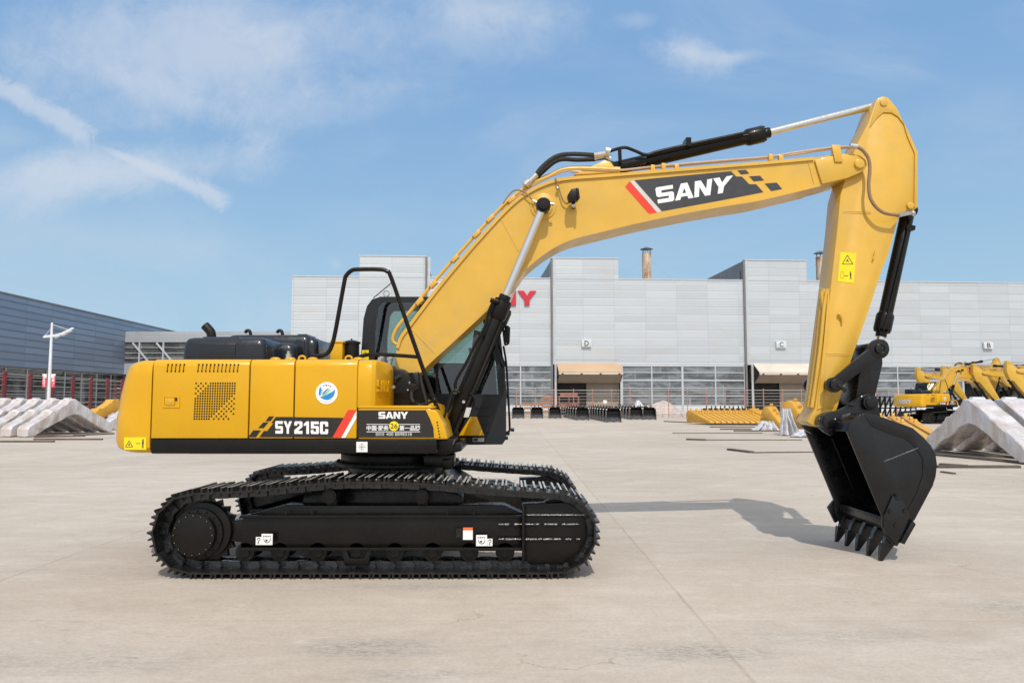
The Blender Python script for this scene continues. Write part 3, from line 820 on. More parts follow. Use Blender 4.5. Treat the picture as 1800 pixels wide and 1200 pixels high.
# ---- side panels
core = MB(); core.box(cwx + .0, zx(628, 700)[0] - .01, YN + .03, 8.6, zs - .01, zt - .06); core.box(cwx, -1.62, 8.5, 10.1, zs - .01, zt + .0)
obj('engine_bay', core, BLKM, EX)
def panel(pa, pb, name, ya=YN, yb=8.45, top=0):
    x0, x1 = zx(pa, 700)[0] + .004, zx(pb, 700)[0] - .004
    p = [(ya, zs), (yb, zs), (yb, zt + .012 + top)]
    for k in range(7):
        a = R(90 + 90 * k / 6); p.append((ya + .075 + .075 * math.cos(a), zt + .012 - .075 + .075 * math.sin(a) + (top if k == 0 else 0)))
    m = MB(); m.xprism(p, x0, x1); return m, x0, x1


m, x0, x1 = panel(267, 437.5, 'x')
rd = obj('rear_side_door', m, YEL, EX, bevel=.006)
rd['label'] = 'rear side door with vent slots, square-hole grille and latch'
v = MB()
for cx0, n, st in ((294, 5, 7.1), (348, 11, 6.95)):
    for k in range(n):
        a = zx(cx0 + k * st, 652.5); c_ = zx(cx0 + k * st + 1.6, 640.5)
        v.bar((a[0], YN - .0005, a[1]), (c_[0], YN - .0005, c_[1]), .004, .017)
        v.disc(a[0], a[1], .0085, YN - .0025, YN + .0015, 8); v.disc(c_[0], c_[1], .0085, YN - .0025, YN + .0015, 8)
obj('vent_slots', v, HOLE, rd)
g = MB()
for r_ in range(15):
    for c_ in range(17):
        full = (c_ + r_ * 1.0 >= 6) and (c_ + r_ <= 20.6)
        if r_ <= 4: full = c_ >= 6 - r_
        if not full and (c_ + r_) % 2: continue
        if not full and r_ > 11 and c_ > 13 and (r_ * 3 + c_) % 4: continue
        x, z = zx(344.8 - r_ * .22 + c_ * 4.27, 673.5 + r_ * 4.46)
        g.box(x - .0075, x + .0075, YN - .0022, YN + .001, z - .008, z + .008)
obj('vent_grille', g, HOLE, rd)
l = MB(); q = PX([(286, 695), (316, 695), (316, 716), (286, 716)], YN)
l.frame(q, PX([(289, 698), (313, 698), (313, 713), (289, 713)], YN), YN - .008, YN - .0005)
l.prism(PX([(290.5, 699), (307, 699), (307, 712), (290.5, 712)], YN), YN - .012, YN)
l.prism(PX([(307.5, 699), (312, 699), (312, 705), (307.5, 705)], YN), YN - .003, YN - .0005, 1)
x, z = zx(301, 706); l.disc(x, z, .012, YN - .016, YN - .01, 12, 2)
obj('door_latch', l, [YEL, HOLE, SLV], rd, bevel=.003)
m, x0, x1 = panel(438.5, 516.5, 'x'); md_ = obj('middle_side_door', m, YEL, EX, bevel=.006)
m, x0, x1 = panel(517.5, 628, 'x'); fd_ = obj('front_side_door', m, YEL, EX, bevel=.006)
# model lettering band spans the two doors
yd = YN - .002
def dec(pts, mi, b, y=yd, d=.0015): b.prism(PX(pts, YN), y - d, y, mi)
b = MB()
dec([(436.5, 768), (445, 756), (458.5, 756), (450, 768)], 0, b); dec([(454, 752), (463, 742), (472, 742), (463.5, 752)], 0, b); dec([(467, 740), (473, 731.5), (482, 731.5), (475, 740)], 0, b)
dec([(456, 768), (464, 757), (470, 757), (481, 743), (477, 743), (485, 732.5), (515.5, 732.5), (514.5, 768)], 0, b)
def ql(p0, ex, ey, y): return lambda u, v: Vector((S(p0[0] + ex[0] * u + ey[0] * v, p0[1] + ex[1] * u + ey[1] * v, YN).x, y, S(p0[0] + ex[0] * u + ey[0] * v, p0[1] + ex[1] * u + ey[1] * v, YN).z))
write_word(b, ql((484, 761.5), (29.5, .5), (0, -22), yd - .0025), 1, 'sy', .02)
obj('model_lettering', b, [BDC, WHT], md_)
b = MB()
dec([(517.5, 732.8), (604, 734), (584.5, 768.8), (516.5, 768)], 0, b)
dec([(584.5, 768.8), (604, 734.5), (612, 720), (626.5, 720.3), (600, 769)], 2, b, yd - .0004); dec([(600, 769), (626.5, 722), (626.5, 735), (607, 769)], 3, b, yd - .0004)
write_word(b, ql((517.5, 762), (59.5, .6), (0, -22), yd - .0025), 1, '215C', .03)
obj('model_lettering', b, [BDC, WHT, RED, WHT], fd_)
# round leaf emblem
b = MB(); ex_, ez_ = zx(574.3, 690.5); b.disc(ex_, ez_, .108, yd - .0012, yd, 40, 0)
def ep(u, v): return (ex_ + u * .108, ez_ + v * .108)
def fl(pts, mi, k): b.prism([ep(*p) for p in pts], yd - .0018 - k * .0003, yd - .0013 - k * .0003, mi)
fl([(-.6, -.35), (-.3, -.28), (.1, -.15), (.45, .05), (.74, .33), (.74, .0), (.62, -.3), (.4, -.52), (.1, -.64), (-.2, -.6), (-.45, -.48)], 1, 0)
fl([(-.72, .0), (-.68, .35), (-.58, .6), (-.48, .3), (-.55, -.2), (-.65, -.28)], 1, 0); fl([(-.5, .5), (-.35, .3), (-.35, .1), (-.52, -.2), (-.5, .2)], 4, 0)
fl([(-.48, -.26), (-.3, .05), (-.05, .32), (.3, .46), (0, .22), (-.25, -.05)], 2, 1); fl([(-.42, -.25), (-.1, .05), (.25, .3), (.42, .3), (.05, .0), (-.2, -.2)], 3, 1); fl([(-.3, -.25), (.05, -.08), (.4, .1), (.55, .25), (.35, .0), (.0, -.18)], 3, 2)
write(b, '节能环保', lambda u, v: Vector((ex_ + math.sin((u - .42) * 1.1) * (.068 + .016 * v), yd - .0022, ez_ + math.cos((u - .42) * 1.1) * (.068 + .016 * v))), 2, .01, 1.4)
for k in range(10):
    a = R(-38 + k * 8.4); x, z = ex_ + .088 * math.sin(a), ez_ - .088 * math.cos(a); b.box(x - .0025, x + .0025, yd - .0022, yd - .0017, z - .003, z + .003, 2)
obj('emblem', b, [WHT, BLU, DGR, GRN, mat('pale_blue_decal', (.3, .5, .75), .4)], fd_)

# ---- fuel tank in front of the doors
tk = MB()
T0, T1 = zx(629, 632), zx(656, 632); zt2 = zx(640, 716)[1]
xb = S(683, 700, 7.95).x
plan0 = [(T0[0], YN), (T1[0] - .02, YN), (T1[0] + .02, YN + .035), (xb, 8.0), (xb + .01, 8.3), (T0[0], 8.45)]
def pr(z, k): return [(min(x, xb - k * .6) if x > T1[0] else x, y + (k if y < 7.7 else 0), z) for x, y in plan0]
tk.loft([pr(zt2, 0), pr(zt - .2, .0), pr(zt - .06, .015), pr(zt - .01, .05), pr(zt + .01, .11)])
ft = obj('fuel_tank', tk, YEL, EX, bevel=.012)
b = MB()
pa, pb = Vector((T1[0] + .02, YN + .035, 0)), Vector((xb, 8.0, 0)); nn = Vector((pb.y - pa.y, -(pb.x - pa.x), 0)).normalized()
za, zb2 = zx(660, 688)[1], zx(660, 667)[1]
write_word(b, lambda u, v: (lambda q: Vector((q.x, q.y, za + (zb2 - za) * v)))(pa.lerp(pb, .1 + .82 * u) + nn * .016), 0, thick=tuple(-nn * .02))
obj('embossed_letters', b, YEL, ft)
# ---- toolbox with the black lettering panel
tb = MB(); P_ = PX([(629, 716), (752, 716), (768, 722), (780, 745), (787, 772), (629, 772)], YN)
tb.prism(P_, YN, 8.3)
bx = obj('toolbox', tb, YEL, EX, bevel=.018, seg=3)
b = MB(); b.prism(PX([(629.5, 713), (757, 713), (762, 717), (629.5, 717)], YN), YN - .008, 8.2); obj('toolbox_lid', b, YEL, bx, bevel=.005)
b = MB(); b.prism(PX([(629.5, 720.5), (748.5, 720.5), (756, 736), (762, 752), (763, 768.5), (629.5, 768.5)], YN), YN - .004, YN - .0005)
T = ql((665.5, 735.5), (52, 0), (0, -12), YN - .0052); write_word(b, T, 1)
yt_ = YN - .0052
b.prism(PX([(644.5, 745), (684, 745), (684, 746), (644.5, 746)], YN), yt_, yt_ + .001, 1); b.prism(PX([(700, 745), (738.5, 745), (738.5, 746), (700, 746)], YN), yt_, yt_ + .001, 1)
b.prism(PX([(644.5, 758), (738.5, 758), (738.5, 759), (644.5, 759)], YN), yt_, yt_ + .001, 1)
write(b, '中国·服务', ql((644.5, 756.5), (39, 0), (0, -9), yt_), 1, .022); write(b, '第一品牌', ql((702, 756.5), (36.5, 0), (0, -9), yt_), 1, .022)
x, z = zx(692.5, 748.5); b.disc(x, z, .047, yt_ - .001, yt_ + .001, 28, 2)
write(b, '26', ql((686.5, 753), (12.5, 0), (0, -9), yt_ - .0016), 0, .01)
write(b, '服务热线', ql((660.5, 765.5), (15, 0), (0, -5.5), yt_), 3, .01); write(b, '400 8898318', ql((679, 765.5), (45, 0), (0, -5.5), yt_), 3, .01)
obj('lettering_panel', b, [BDC, WHT, WRN, GRYD], bx)
b = MB()
for k in range(6):
    x, z = S(768.5 + k * .9, 742 + k * 5.2, YN - .002).x, S(770, 742 + k * 5.2, YN).z; b.disc(x, z, .008, YN - .003, YN + .002, 8)
obj('step_holes', b, HOLE, bx)

# ---- black valve cover behind the tank
b = MB(); P_ = PX([(680, 648), (708, 648), (716, 655), (734, 653), (738, 660), (752, 712), (680, 716)], 8.3)
b.prism(P_, 8.3, 8.5)
vc = obj('valve_cover', b, BLKM, EX, bevel=.015)
b = MB(); x, z = S(692, 680, 8.3).x, S(692, 680, 8.3).z; b.disc(x, z, .02, 8.28, 8.3, 14)
for px, py in ((720, 672), (717, 685), (727, 686), (734, 683), (726, 695), (735, 709)):
    q = S(px, py, 8.28); b.disc(q.x, q.z, .009, 8.27, 8.29, 8)
obj('bolt', b, SLV, vc)
b = MB(); b.prism(PX([(718, 674), (732, 674), (738, 683), (722, 688)], 8.25), 8.22, 8.3); b.tube([S(724, 687, 8.24), S(723, 698, 8.22), S(727, 707, 8.2)], .02, 8, smooth=5); b.tube([S(738, 655, 8.26), S(742, 680, 8.26), S(750, 708, 8.26)], .018, 8, smooth=5); b.tube([S(694, 672, 8.29), S(697, 664, 8.28), S(704, 661, 8.3)], .02, 8, smooth=5)
split_obj('hose_port', b, RUB, vc)
b = MB()
for px in (668, 684):
    b.cyl(S(px, 640, 8.6), S(px + 5, 622, 8.6), .03, seg=14); b.cyl(S(px + 1, 634, 8.6), S(px + 2.4, 629, 8.6), .042, seg=6)
split_obj('hose_coupling', b, SLV, vc)

# ---- black hoods
def hood(x0, x1, y0, y1, z0, z1, nm, rib=()):
    b = MB(); n = 8
    def rg(ins, z):
        pts = []
        r = .07
        for cx, cy, a0 in ((x1 - ins - r, y0 + ins + r, -90), (x1 - ins - r, y1 - ins - r, 0), (x0 + ins + r, y1 - ins - r, 90), (x0 + ins + r, y0 + ins + r, 180)):
            for k in range(6): a = R(a0 + 18 * k); pts.append((cx + r * math.cos(a), cy + r * math.sin(a), z))
        return pts
    b.loft([rg(-.01, z0), rg(.0, z1 - .09), rg(.008, z1 - .045), rg(.028, z1 - .012), rg(.06, z1)])
    for (ra, rb2) in rib:
        b.loft([[(ra, y0 - .012, z0), (rb2, y0 - .012, z0), (rb2, y1 - .1, z0), (ra, y1 - .1, z0)], [(ra, y0 - .012, z1 - .07), (rb2, y0 - .012, z1 - .07), (rb2, y1 - .1, z1 - .07), (ra, y1 - .1, z1 - .07)], [(ra, y0 + .07, z1 + .012), (rb2, y0 + .07, z1 + .012), (rb2, y1 - .1, z1 + .012), (ra, y1 - .1, z1 + .012)]])
    return obj(nm, b, HOODM, EX, bevel=.006, smooth=35)


z0 = zt - .02
h1 = hood(S(321, 600, 8.0).x, S(466, 600, 8.0).x, 8.0, 8.85, z0, S(400, 594, 8.1).z, 'engine_hood', [(S(352, 600, 8).x, S(415, 600, 8).x)])
h1['label'] = 'near moulded black engine hood'
h2 = hood(S(397, 600, 9.0).x, S(545, 600, 9.0).x, 9.0, 9.6, z0, S(450, 589, 9.1).z, 'engine_hood', [(S(520, 600, 9).x, S(536, 600, 9).x)])
h3 = hood(S(530, 600, 9.0).x, S(568, 600, 9.3).x, 9.02, 9.9, z0, S(545, 594, 9.1).z, 'radiator_hood')
h4 = hood(S(470, 600, 8.7).x, S(522, 600, 8.7).x, 8.6, 9.05, z0, S(500, 603, 8.7).z, 'air_duct')
b = MB(); b.tube([S(372, 596, 8.5), S(371, 585, 8.5), S(366, 578, 8.5), S(360, 572, 8.5)], .05, 16, smooth=6); obj('exhaust_pipe', b, BLKM, EX)
for px in (436, 492):
    b = MB(); b.tube([S(px - 5, 585, 9.2), S(px - 2, 581, 9.2), S(px + 3, 582, 9.2), S(px + 5, 590, 9.2)], .02, 8, smooth=4); obj('hood_latch', b, BLKM, h2)
b = MB(); b.cyl(S(507, 632, 8.1), S(507, 622, 8.1), .035, seg=16); b.cyl(S(507, 622, 8.1), S(507, 617, 8.1), .02, seg=12); obj('filler_cap', b, SLV, EX)
b = MB(); b.box(S(584, 620, 8.9).x, S(605, 620, 8.9).x, 8.8, 9.0, zt, S(595, 603, 8.9).z); b.box(S(582, 620, 8.9).x, S(607, 620, 8.9).x, 8.79, 9.01, S(595, 604, 8.9).z, S(595, 600, 8.9).z); obj('filter_box', b, YEL, EX, bevel=.008)
b = MB(); q0, q1 = S(618, 632, 9.0), S(618, 604, 9.0); b.cyl(q0, q1, .09, seg=24); b.cyl(q1, q1 + Vector((0, 0, .02)), .105, seg=24); b.cyl(q1 + Vector((0, 0, .02)), q1 + Vector((0, 0, .04)), .105, .04, seg=24); b.cyl(q1, q1 + Vector((0, 0, .06)), .01, seg=8); obj('air_prefilter', b, BLKM, EX)
b = MB()
for px in (613, 531): b.tube([S(px - 6, 634, 7.9), S(px - 5, 628, 7.9), S(px, 625.5, 7.9), S(px + 5, 628, 7.9), S(px + 6, 634, 7.9)], .011, 8, smooth=4)
for px in (484, 510, 550, 630): b.ball(S(px, 631, 7.9), .035, sc=(1.6, 1, .6))
obj('lifting_eye', b, YEL, EX)

# ---- handrail
b = MB(); ry = 7.95
b.tube([S(x, y, ry) for x, y in ((548, 626), (566, 625), (576, 620), (583, 608), (590, 580), (605, 497), (609, 484), (618, 475.5), (630, 473.5), (668, 473.5), (680, 477), (688, 489), (722, 587), (762, 700), (768, 714), (773, 730), (776, 752), (772, 770))], .0225, 10, smooth=4)
b.tube([S(x, y, ry) for x, y in ((630, 627), (655, 622.5), (700, 624.5), (733, 627))], .02, 10, smooth=3)
b.tube([S(x, y, ry) for x, y in ((764, 703), (752, 708), (737, 712), (732, 707))], .016, 8, smooth=3)
b.ball(S(763.5, 703, ry), .034)
obj('handrail', b, BLK, EX)

# ---- cab on the far side
cabn, cabf = 9.22, 10.18
OUT = PX([(634, 632), (639, 560), (645, 538), (654, 526), (668, 521.5), (820, 521.5), (846, 527), (858, 540), (886, 640), (889, 700), (889, 772), (883, 781), (640, 783)], cabn)
WIN = PX([(656, 690), (659, 580), (664, 540), (671, 531), (812, 531), (832, 537), (845, 552), (872, 640), (876, 693)], cabn)
cab = MB(); cab.frame(OUT, WIN, cabn, cabn + .05); cab.frame(OUT, WIN, cabf - .05, cabf)
n = len(OUT)
# shell between the two sides: back, roof, floor
for i0, i1 in ((0, 5), (9, 12)):
    path = OUT[i0:i1 + 1]
    for (xa, za), (xb_, zb_) in zip(path, path[1:]):
        cab.bar((xa, (cabn + cabf) / 2, za), (xb_, (cabn + cabf) / 2, zb_), cabf - cabn - .06, .04) if False else cab.add([(xa, cabn + .02, za), (xb_, cabn + .02, zb_), (xb_, cabf - .02, zb_), (xa, cabf - .02, za)], [(0, 1, 2, 3)])
lowL = PX([(640, 700), (888, 700), (888, 772), (883, 780), (640, 781)], cabn)
cab.prism(lowL, cabn + .02, cabf - .02)
back = PX([(636, 632), (641, 560), (648, 560), (643, 632)], cabn); cab.prism(PX([(634, 640), (637.5, 600), (645, 600), (642, 640)], cabn), cabn + .04, cabf - .04)
CAB = obj('cab', cab, CABM, EX, bevel=.0)
w = MB(); w.add([(x, cabn + .022, z) for x, z in WIN], [tuple(range(len(WIN)))]); obj('side_window', w, GLASS, CAB)
w = MB(); w.add([(x, cabf - .022, z) for x, z in WIN], [tuple(range(len(WIN)))]); obj('side_window', w, GLASS, CAB)
fw = PX([(846, 540), (882, 640), (887, 698)], cabn); w = MB(); w.loft([[(x, cabn + .06, z) for x, z in fw], [(x, cabf - .06, z) for x, z in fw]], closed=False, caps=False); obj('windscreen', w, GLASS, CAB)
rw = PX([(640, 560), (636, 630)], cabn); w = MB(); w.loft([[(x + .02, cabn + .06, z) for x, z in rw], [(x + .02, cabf - .06, z) for x, z in rw]], closed=False, caps=False); obj('rear_window', w, GLASS, CAB)
w = MB(); w.bar(S(768, 530, cabn + .01), S(768, 694, cabn + .01), .03, .035); w.bar(S(876, 580, cabn + .02), S(889, 700, cabn + .02), .04, .05); w.bar(S(768, 531, cabf - .03), S(768, 694, cabf - .03), .05, .06)
w.bar(S(848, 535, cabn + .02), S(886, 645, cabn + .02), .05, .06); w.bar(S(848, 535, cabn), S(886, 645, cabn), .04, .03)
split_obj('window_pillar', w, CABM, CAB)
# seat, console and an added dark panel seen through the glass
w = MB(); sx = S(700, 600, 9.7).x
w.loft([[(sx - .22, 9.45, 1.95), (sx + .3, 9.45, 2.0), (sx + .3, 9.95, 2.0), (sx - .22, 9.95, 1.95)], [(sx - .2, 9.45, 2.08), (sx + .32, 9.45, 2.12), (sx + .32, 9.95, 2.12), (sx - .2, 9.95, 2.08)]])
w.loft([[(sx - .26, 9.48, 2.0), (sx - .1, 9.48, 2.0), (sx - .1, 9.92, 2.0), (sx - .26, 9.92, 2.0)], [(sx - .38, 9.5, 2.55), (sx - .26, 9.5, 2.55), (sx - .26, 9.9, 2.55), (sx - .38, 9.9, 2.55)]])
w.box(sx - .38, sx - .28, 9.58, 9.82, 2.56, 2.74)
obj('seat', w, INT, CAB, bevel=.04)
w = MB(); w.box(-.95, -.5, 9.3, 9.5, 1.8, 2.13); w.box(-1.6, -.3, 9.28, 9.35, 1.8, 1.98); w.tube([(-.55, 9.4, 2.1), (-.5, 9.4, 2.25), (-.52, 9.4, 2.32)], .02); w.prism(PX([(834, 580), (866, 590), (874, 693), (818, 693)], 10.0), 9.95, 10.02); w.box(-1.6, -.25, 9.9, 9.95, 1.75, 2.0)  # includes a dark panel at the far side, added to darken the window
w.tube([S(795, 672, 9.6), S(800, 664, 9.6), S(806, 672, 9.6)], .012, 6); w.tube([S(770, 672, 9.6), S(776, 664, 9.6), S(782, 672, 9.6)], .012, 6)
obj('console_and_dark_panel', w, INT, CAB, bevel=.015)
lv = MB()
for k in range(4):
    py = 717 + k * 14.5
    lv.bar(S(812, py, cabn), S(860, py, cabn), .012, .012); lv.ball(S(812, py, cabn), .008)
obj('side_louver', lv, BLKM, CAB)
w = MB(); w.prism(PX([(892, 572), (897, 576), (896, 602), (889, 603), (886, 590), (887, 576)], 9.3), 9.24, 9.34); obj('mirror', w, BLKM, CAB, bevel=.01)
w = MB(); w.tube([S(x, y, 9.25) for x, y in ((884, 575), (887, 600), (889, 606), (895, 602))], .013, 8, smooth=3); w.tube([S(x, y, 9.25) for x, y in ((885, 608), (890, 640), (893, 690), (896, 750), (894, 758), (888, 762))], .013, 8, smooth=3); obj('grab_rail', w, BLK, CAB)
w = MB(); w.box(S(884, 760, 9.4).x, S(896, 760, 9.4).x, 9.3, 9.9, S(884, 764, 9.4).z, S(884, 760, 9.4).z); w.box(S(884, 760, 9.4).x, S(893, 760, 9.4).x, 9.3, 9.9, S(884, 772, 9.4).z, S(884, 769, 9.4).z); w.cyl(S(898, 755, 9.3), S(904, 755, 9.3), .022, seg=10); obj('cab_step', w, BLK, CAB, bevel=.005)
w = MB(); w.tube([S(656, 524, 9.3), S(692, 494, 9.3)], .006, 6); w.ball(S(692, 494, 9.3), .008); obj('antenna', w, BLKM, CAB)
w = MB(); q = S(679, 516, 9.3)
w.tube([(q.x + .035 * math.cos(R(a)), q.y, q.z + .035 * math.sin(R(a))) for a in range(0, 361, 30)], .008, 6); w.cyl(q - Vector((0, 0, .035)), q - Vector((0, 0, .07)), .02, seg=10); obj('eye_bolt', w, SLV, CAB)
w = MB(); w.prism(PX([(636, 615), (648, 615), (648, 634), (636, 634)], 9.2), 9.205, 9.215); x, z = zx(642, 621, 9.2); tri_icon(w, x, z, .03, 9.2035, 1, .005); obj('warning_sticker', w, [WRN, DGR], CAB)
w = MB(); w.prism(PX([(831, 769), (851, 769), (851, 776), (831, 776)], cabn), cabn - .008, cabn - .002); w.prism(PX([(832, 770), (840, 770), (840, 775), (832, 775)], cabn), cabn - .0095, cabn - .0085, 1); obj('type_plate', w, [GRYD, DGR], CAB)
w = MB(); w.prism(PX([(806, 765.5), (827, 732), (838, 732), (851, 765.5)], 9.1), 9.08, 9.2); obj('platform_bracket', w, YEL, EX, bevel=.01)
w = MB(); w.prism(PX([(745, 700), (775, 712), (795, 760), (760, 765)], 8.75), 8.4, 9.2); obj('boom_foot_bracket', w, YEL, EX, bevel=.01)
w = MB(); w.tube([S(x, y, 7.9) for x, y in ((779, 738), (786, 715), (793, 692), (799, 686), (806, 688))], .014, 8, smooth=4); obj('step_rail', w, BLK, EX)

# ------------------------------------------------------------------ boom
def offset_path(pts, d):
    out = []
    for i, p in enumerate(pts):
        a = Vector(pts[max(i - 1, 0)]); b = Vector(pts[min(i + 1, len(pts) - 1)]); t = (b - a).normalized(); n = Vector((-t.y, t.x)); out.append((p[0] + n.x * d, p[1] + n.y * d))
    return out


def catmull(pts, k=5):
    o = []
    for i in range(len(pts) - 1):
        p0, p1, p2, p3 = [Vector(pts[j]) for j in (max(i - 1, 0), i, i + 1, min(i + 2, len(pts) - 1))]
        for q in range(k):
            u = q / k; o.append(tuple(.5 * ((2 * p1) + (p2 - p0) * u + (2 * p0 - 5 * p1 + 4 * p2 - p3) * u * u + (3 * p1 - p0 - 3 * p2 + p3) * u ** 3)))
    return o + [tuple(pts[-1])]


BN = 8.60; BW0, BW1 = 8.62, 9.10
up_px = [(697, 611), (703, 592), (722, 566), (770, 503), (819, 444), (840, 420), (882, 374), (909, 349), (930, 335), (945, 327), (965, 319), (985, 314), (1007, 311), (1050, 308), (1090, 305), (1201, 296), (1340, 285), (1430, 277)]
lo_px = [(738, 655), (757, 636), (800, 597), (855, 546), (904, 499), (923, 474), (951, 450), (979, 432), (1007, 420), (1048, 409.5), (1118, 392.5), (1201, 375), (1280, 361), (1340, 351), (1440, 327)]
foot = [(694, 643), (697, 652), (706, 660), (722, 662)]
U, Lw = PX(up_px, BN), PX(lo_px, BN)
tip_px = [(1430, 277), (1477, 269), (1500, 270), (1511, 273), (1521, 281), (1523.5, 290), (1519, 299), (1511, 304), (1490, 313), (1462, 321.5), (1440, 327)]
bm_ = MB()
outline = U + PX(tip_px[1:-1], BN) + Lw[::-1] + PX(foot[::-1], BN)
bm_.prism(outline, BW0, BW1)
# flanges standing proud of the web plates
for pth, sg in ((catmull(U, 4), -1), (catmull(Lw, 4), 1)):
    A = offset_path(pth, 0.006 if sg < 0 else -.006); B = offset_path(pth, sg * .03)
    bm_.prism(A + B[::-1], BN - .005, 9.125)
BOOM = obj('boom', bm_, YELB, EX, smooth=25)
BOOM['label'] = 'arched yellow boom'
# cheek plates at the tip, pin bosses, ribs
tp = MB()
for y in (BW0 - .03, BW1 - .0):
    tp.prism(PX([(1432, 282), (1477, 271), (1500, 271), (1511, 274), (1521, 281), (1523.5, 290), (1519, 299), (1511, 304), (1490, 313), (1445, 324)], BN), y, y + .03)
tp.prism(PX([(1460, 256), (1475, 256), (1480, 286), (1466, 286)], BN), BW0 - .05, BW0 - .035)
q = S(1509, 289, BN); tp.disc(q.x, q.z, .055, BW0 - .06, BW1 + .05, 20)
q = S(955, 362, BN); tp.disc(q.x, q.z, .15, BW0 - .012, BW1 + .012, 36); tp.disc(q.x, q.z, .11, BW0 - .03, BW1 + .03, 30)
tp.prism(PX([(1008, 309), (1062, 284), (1072, 286), (1079, 296), (1090, 305)], 8.75), 8.70, 8.76); tp.prism(PX([(1008, 309), (1062, 284), (1072, 286), (1079, 296), (1090, 305)], 8.95), 8.94, 9.0)
split_obj('boom_lug', tp, YELB, BOOM, bevel=.006)
# faint weld lines
wl = MB()
for p0, p1 in (((880, 383), (912, 442)), ((725, 580), (766, 622)), ((1420, 281), (1431, 325))):
    wl.bar(S(*p0, BW0) - Vector((0, .001, 0)), S(*p1, BW0) - Vector((0, .001, 0)), .008, .012)
obj('weld_seam', wl, YELB, BOOM)
# decals on the near web
DY = BW0 - .0012
def bd(b, pts, mi, k=0): b.prism(PX(pts, BW0), DY - .0012 - k * .0004, DY - k * .0004, mi)
b = MB()
bd(b, [(1107, 319), (1098.5, 328.5), (1140.5, 376), (1155, 373.8)], 2); bd(b, [(1107.3, 318.8), (1114.5, 317.2), (1163, 371.8), (1155.3, 373.8)], 3)
bd(b, [(1115.2, 317), (1285, 301), (1294, 310.5), (1304, 310.5), (1317, 324), (1329, 324), (1342, 338), (1280, 350), (1163.5, 371.5)], 0)
bd(b, [(1296, 299.8), (1311, 298.6), (1317, 305.5), (1302.5, 307)], 0); bd(b, [(1316.5, 310.2), (1336, 309), (1343, 317.5), (1325, 319)], 0); bd(b, [(1344, 323), (1365, 321), (1375, 332.5), (1355.5, 336)], 0)
def bt(u, v):
    q = S(1156 + 126 * u - 4.5 * v + 11 * v * u, 358 - 20.5 * u - 28 * v - 1 * u * v, BW0); return Vector((q.x, DY - .0022, q.z))
write_word(b, bt, 1)
obj('lettering_panel', b, [DGR, WHT, RED, GRYD], BOOM)
# work lamp
b = MB()
b.prism(PX([(997, 345), (1004, 334), (1014, 332), (1018, 345), (1016, 353), (1000, 355)], 8.45), 8.40, 8.52); b.prism(PX([(1013, 331), (1017, 333), (1019, 349), (1015, 354)], 8.42), 8.38, 8.44)
b.cyl(S(1008, 354, 8.48), S(1008, 366, 8.55), .022, seg=12); b.ball(S(1008, 361, 8.5), .03, m=1); b.bar(S(1008, 364, 8.5), S(1008, 366, 8.62), .03, .02)
obj('work_lamp', b, [BLKM, SLV], BOOM, bevel=.006)
b = MB(); b.tube([S(x, y, 8.575) for x, y in ((976, 313), (981, 325), (985, 340), (990, 353), (997, 358), (1002, 353))], .008, 6, smooth=4); b.tube([S(x, y, 8.57) for x, y in ((884, 358), (897, 340), (908, 334), (922, 338), (935, 350), (945, 356))], .009, 6, smooth=4)
obj('cable', b, HOSB, BOOM)
b = MB(); b.ball(S(980, 331, 8.57), .022); b.cyl(S(936, 352, 8.57), S(945, 357, 8.57), .014, seg=8); b.cyl(S(966, 358, 8.46), S(974, 359, 8.46), .014, seg=8); b.ball(S(972, 359, 8.46), .018); obj('grease_fitting', b, SLV, BOOM)
# pipes along the top
b = MB()
for k, (y, dz) in enumerate(((8.70, .035), (9.02, .035), (8.78, .05))):
    pts = []
    src = [(697, 608), (690, 600), (697, 580), (716, 556), (770, 490), (819, 434), (882, 366), (909, 343), (930, 328), (965, 313), (1000, 299), (1090, 301)] if k < 2 else [(880, 372), (909, 345), (945, 322), (965, 312), (1002, 299), (1090, 300)]
    for x, yy in src: q = S(x, yy, y); pts.append((q.x, y, q.z + dz * .5))
    b.tube(pts, .02, 8, smooth=4)
obj('hydraulic_pipe', b, YELB, BOOM)
b = MB(); b.tube([S(x, y, 8.70) for x, y in ((882, 372), (909, 346), (948, 320), (1003, 299), (1080, 300), (1150, 293), (1250, 284), (1350, 276), (1400, 268), (1460, 260), (1502, 257))], .0135, 8, smooth=4)
b.tube([S(x, y, 8.95) for x, y in ((1003, 302), (1080, 302), (1150, 295), (1250, 286), (1350, 278), (1400, 271), (1460, 262), (1500, 259))], .0135, 8, smooth=4); obj('hydraulic_pipe', b, mat('tan_pipe_paint', (.5, .36, .25), .35, .2), BOOM)
b = MB()
for px, py in ((1147, 294), (1166, 291), (1189, 293), (1354, 275), (1466, 262), (1372, 277)): q = S(px, py, 8.7); b.box(q.x - .025, q.x + .025, 8.67, 8.73, q.z - .055, q.z + .02)
for px, py in ((738, 530), (762, 500), (800, 455), (838, 412), (862, 385), (900, 352)):
    q = S(px, py, 8.7); d = Vector((.72, 0, .7)); b.bar(q - d * .05, q + d * .05, .09, .045)
split_obj('pipe_clamp', b, YELB, BOOM, bevel=.004)
b = MB(); b.tube([S(x, y, 8.68) for x, y in ((942, 308), (952, 295), (968, 281), (985, 273), (1010, 271), (1046, 273))], .027, 10, smooth=5); b.tube([S(x, y, 8.78) for x, y in ((944, 312), (956, 300), (974, 285), (990, 280), (1015, 281), (1046, 280))], .027, 10, smooth=5); obj('hose', b, RUB, BOOM)
b = MB()
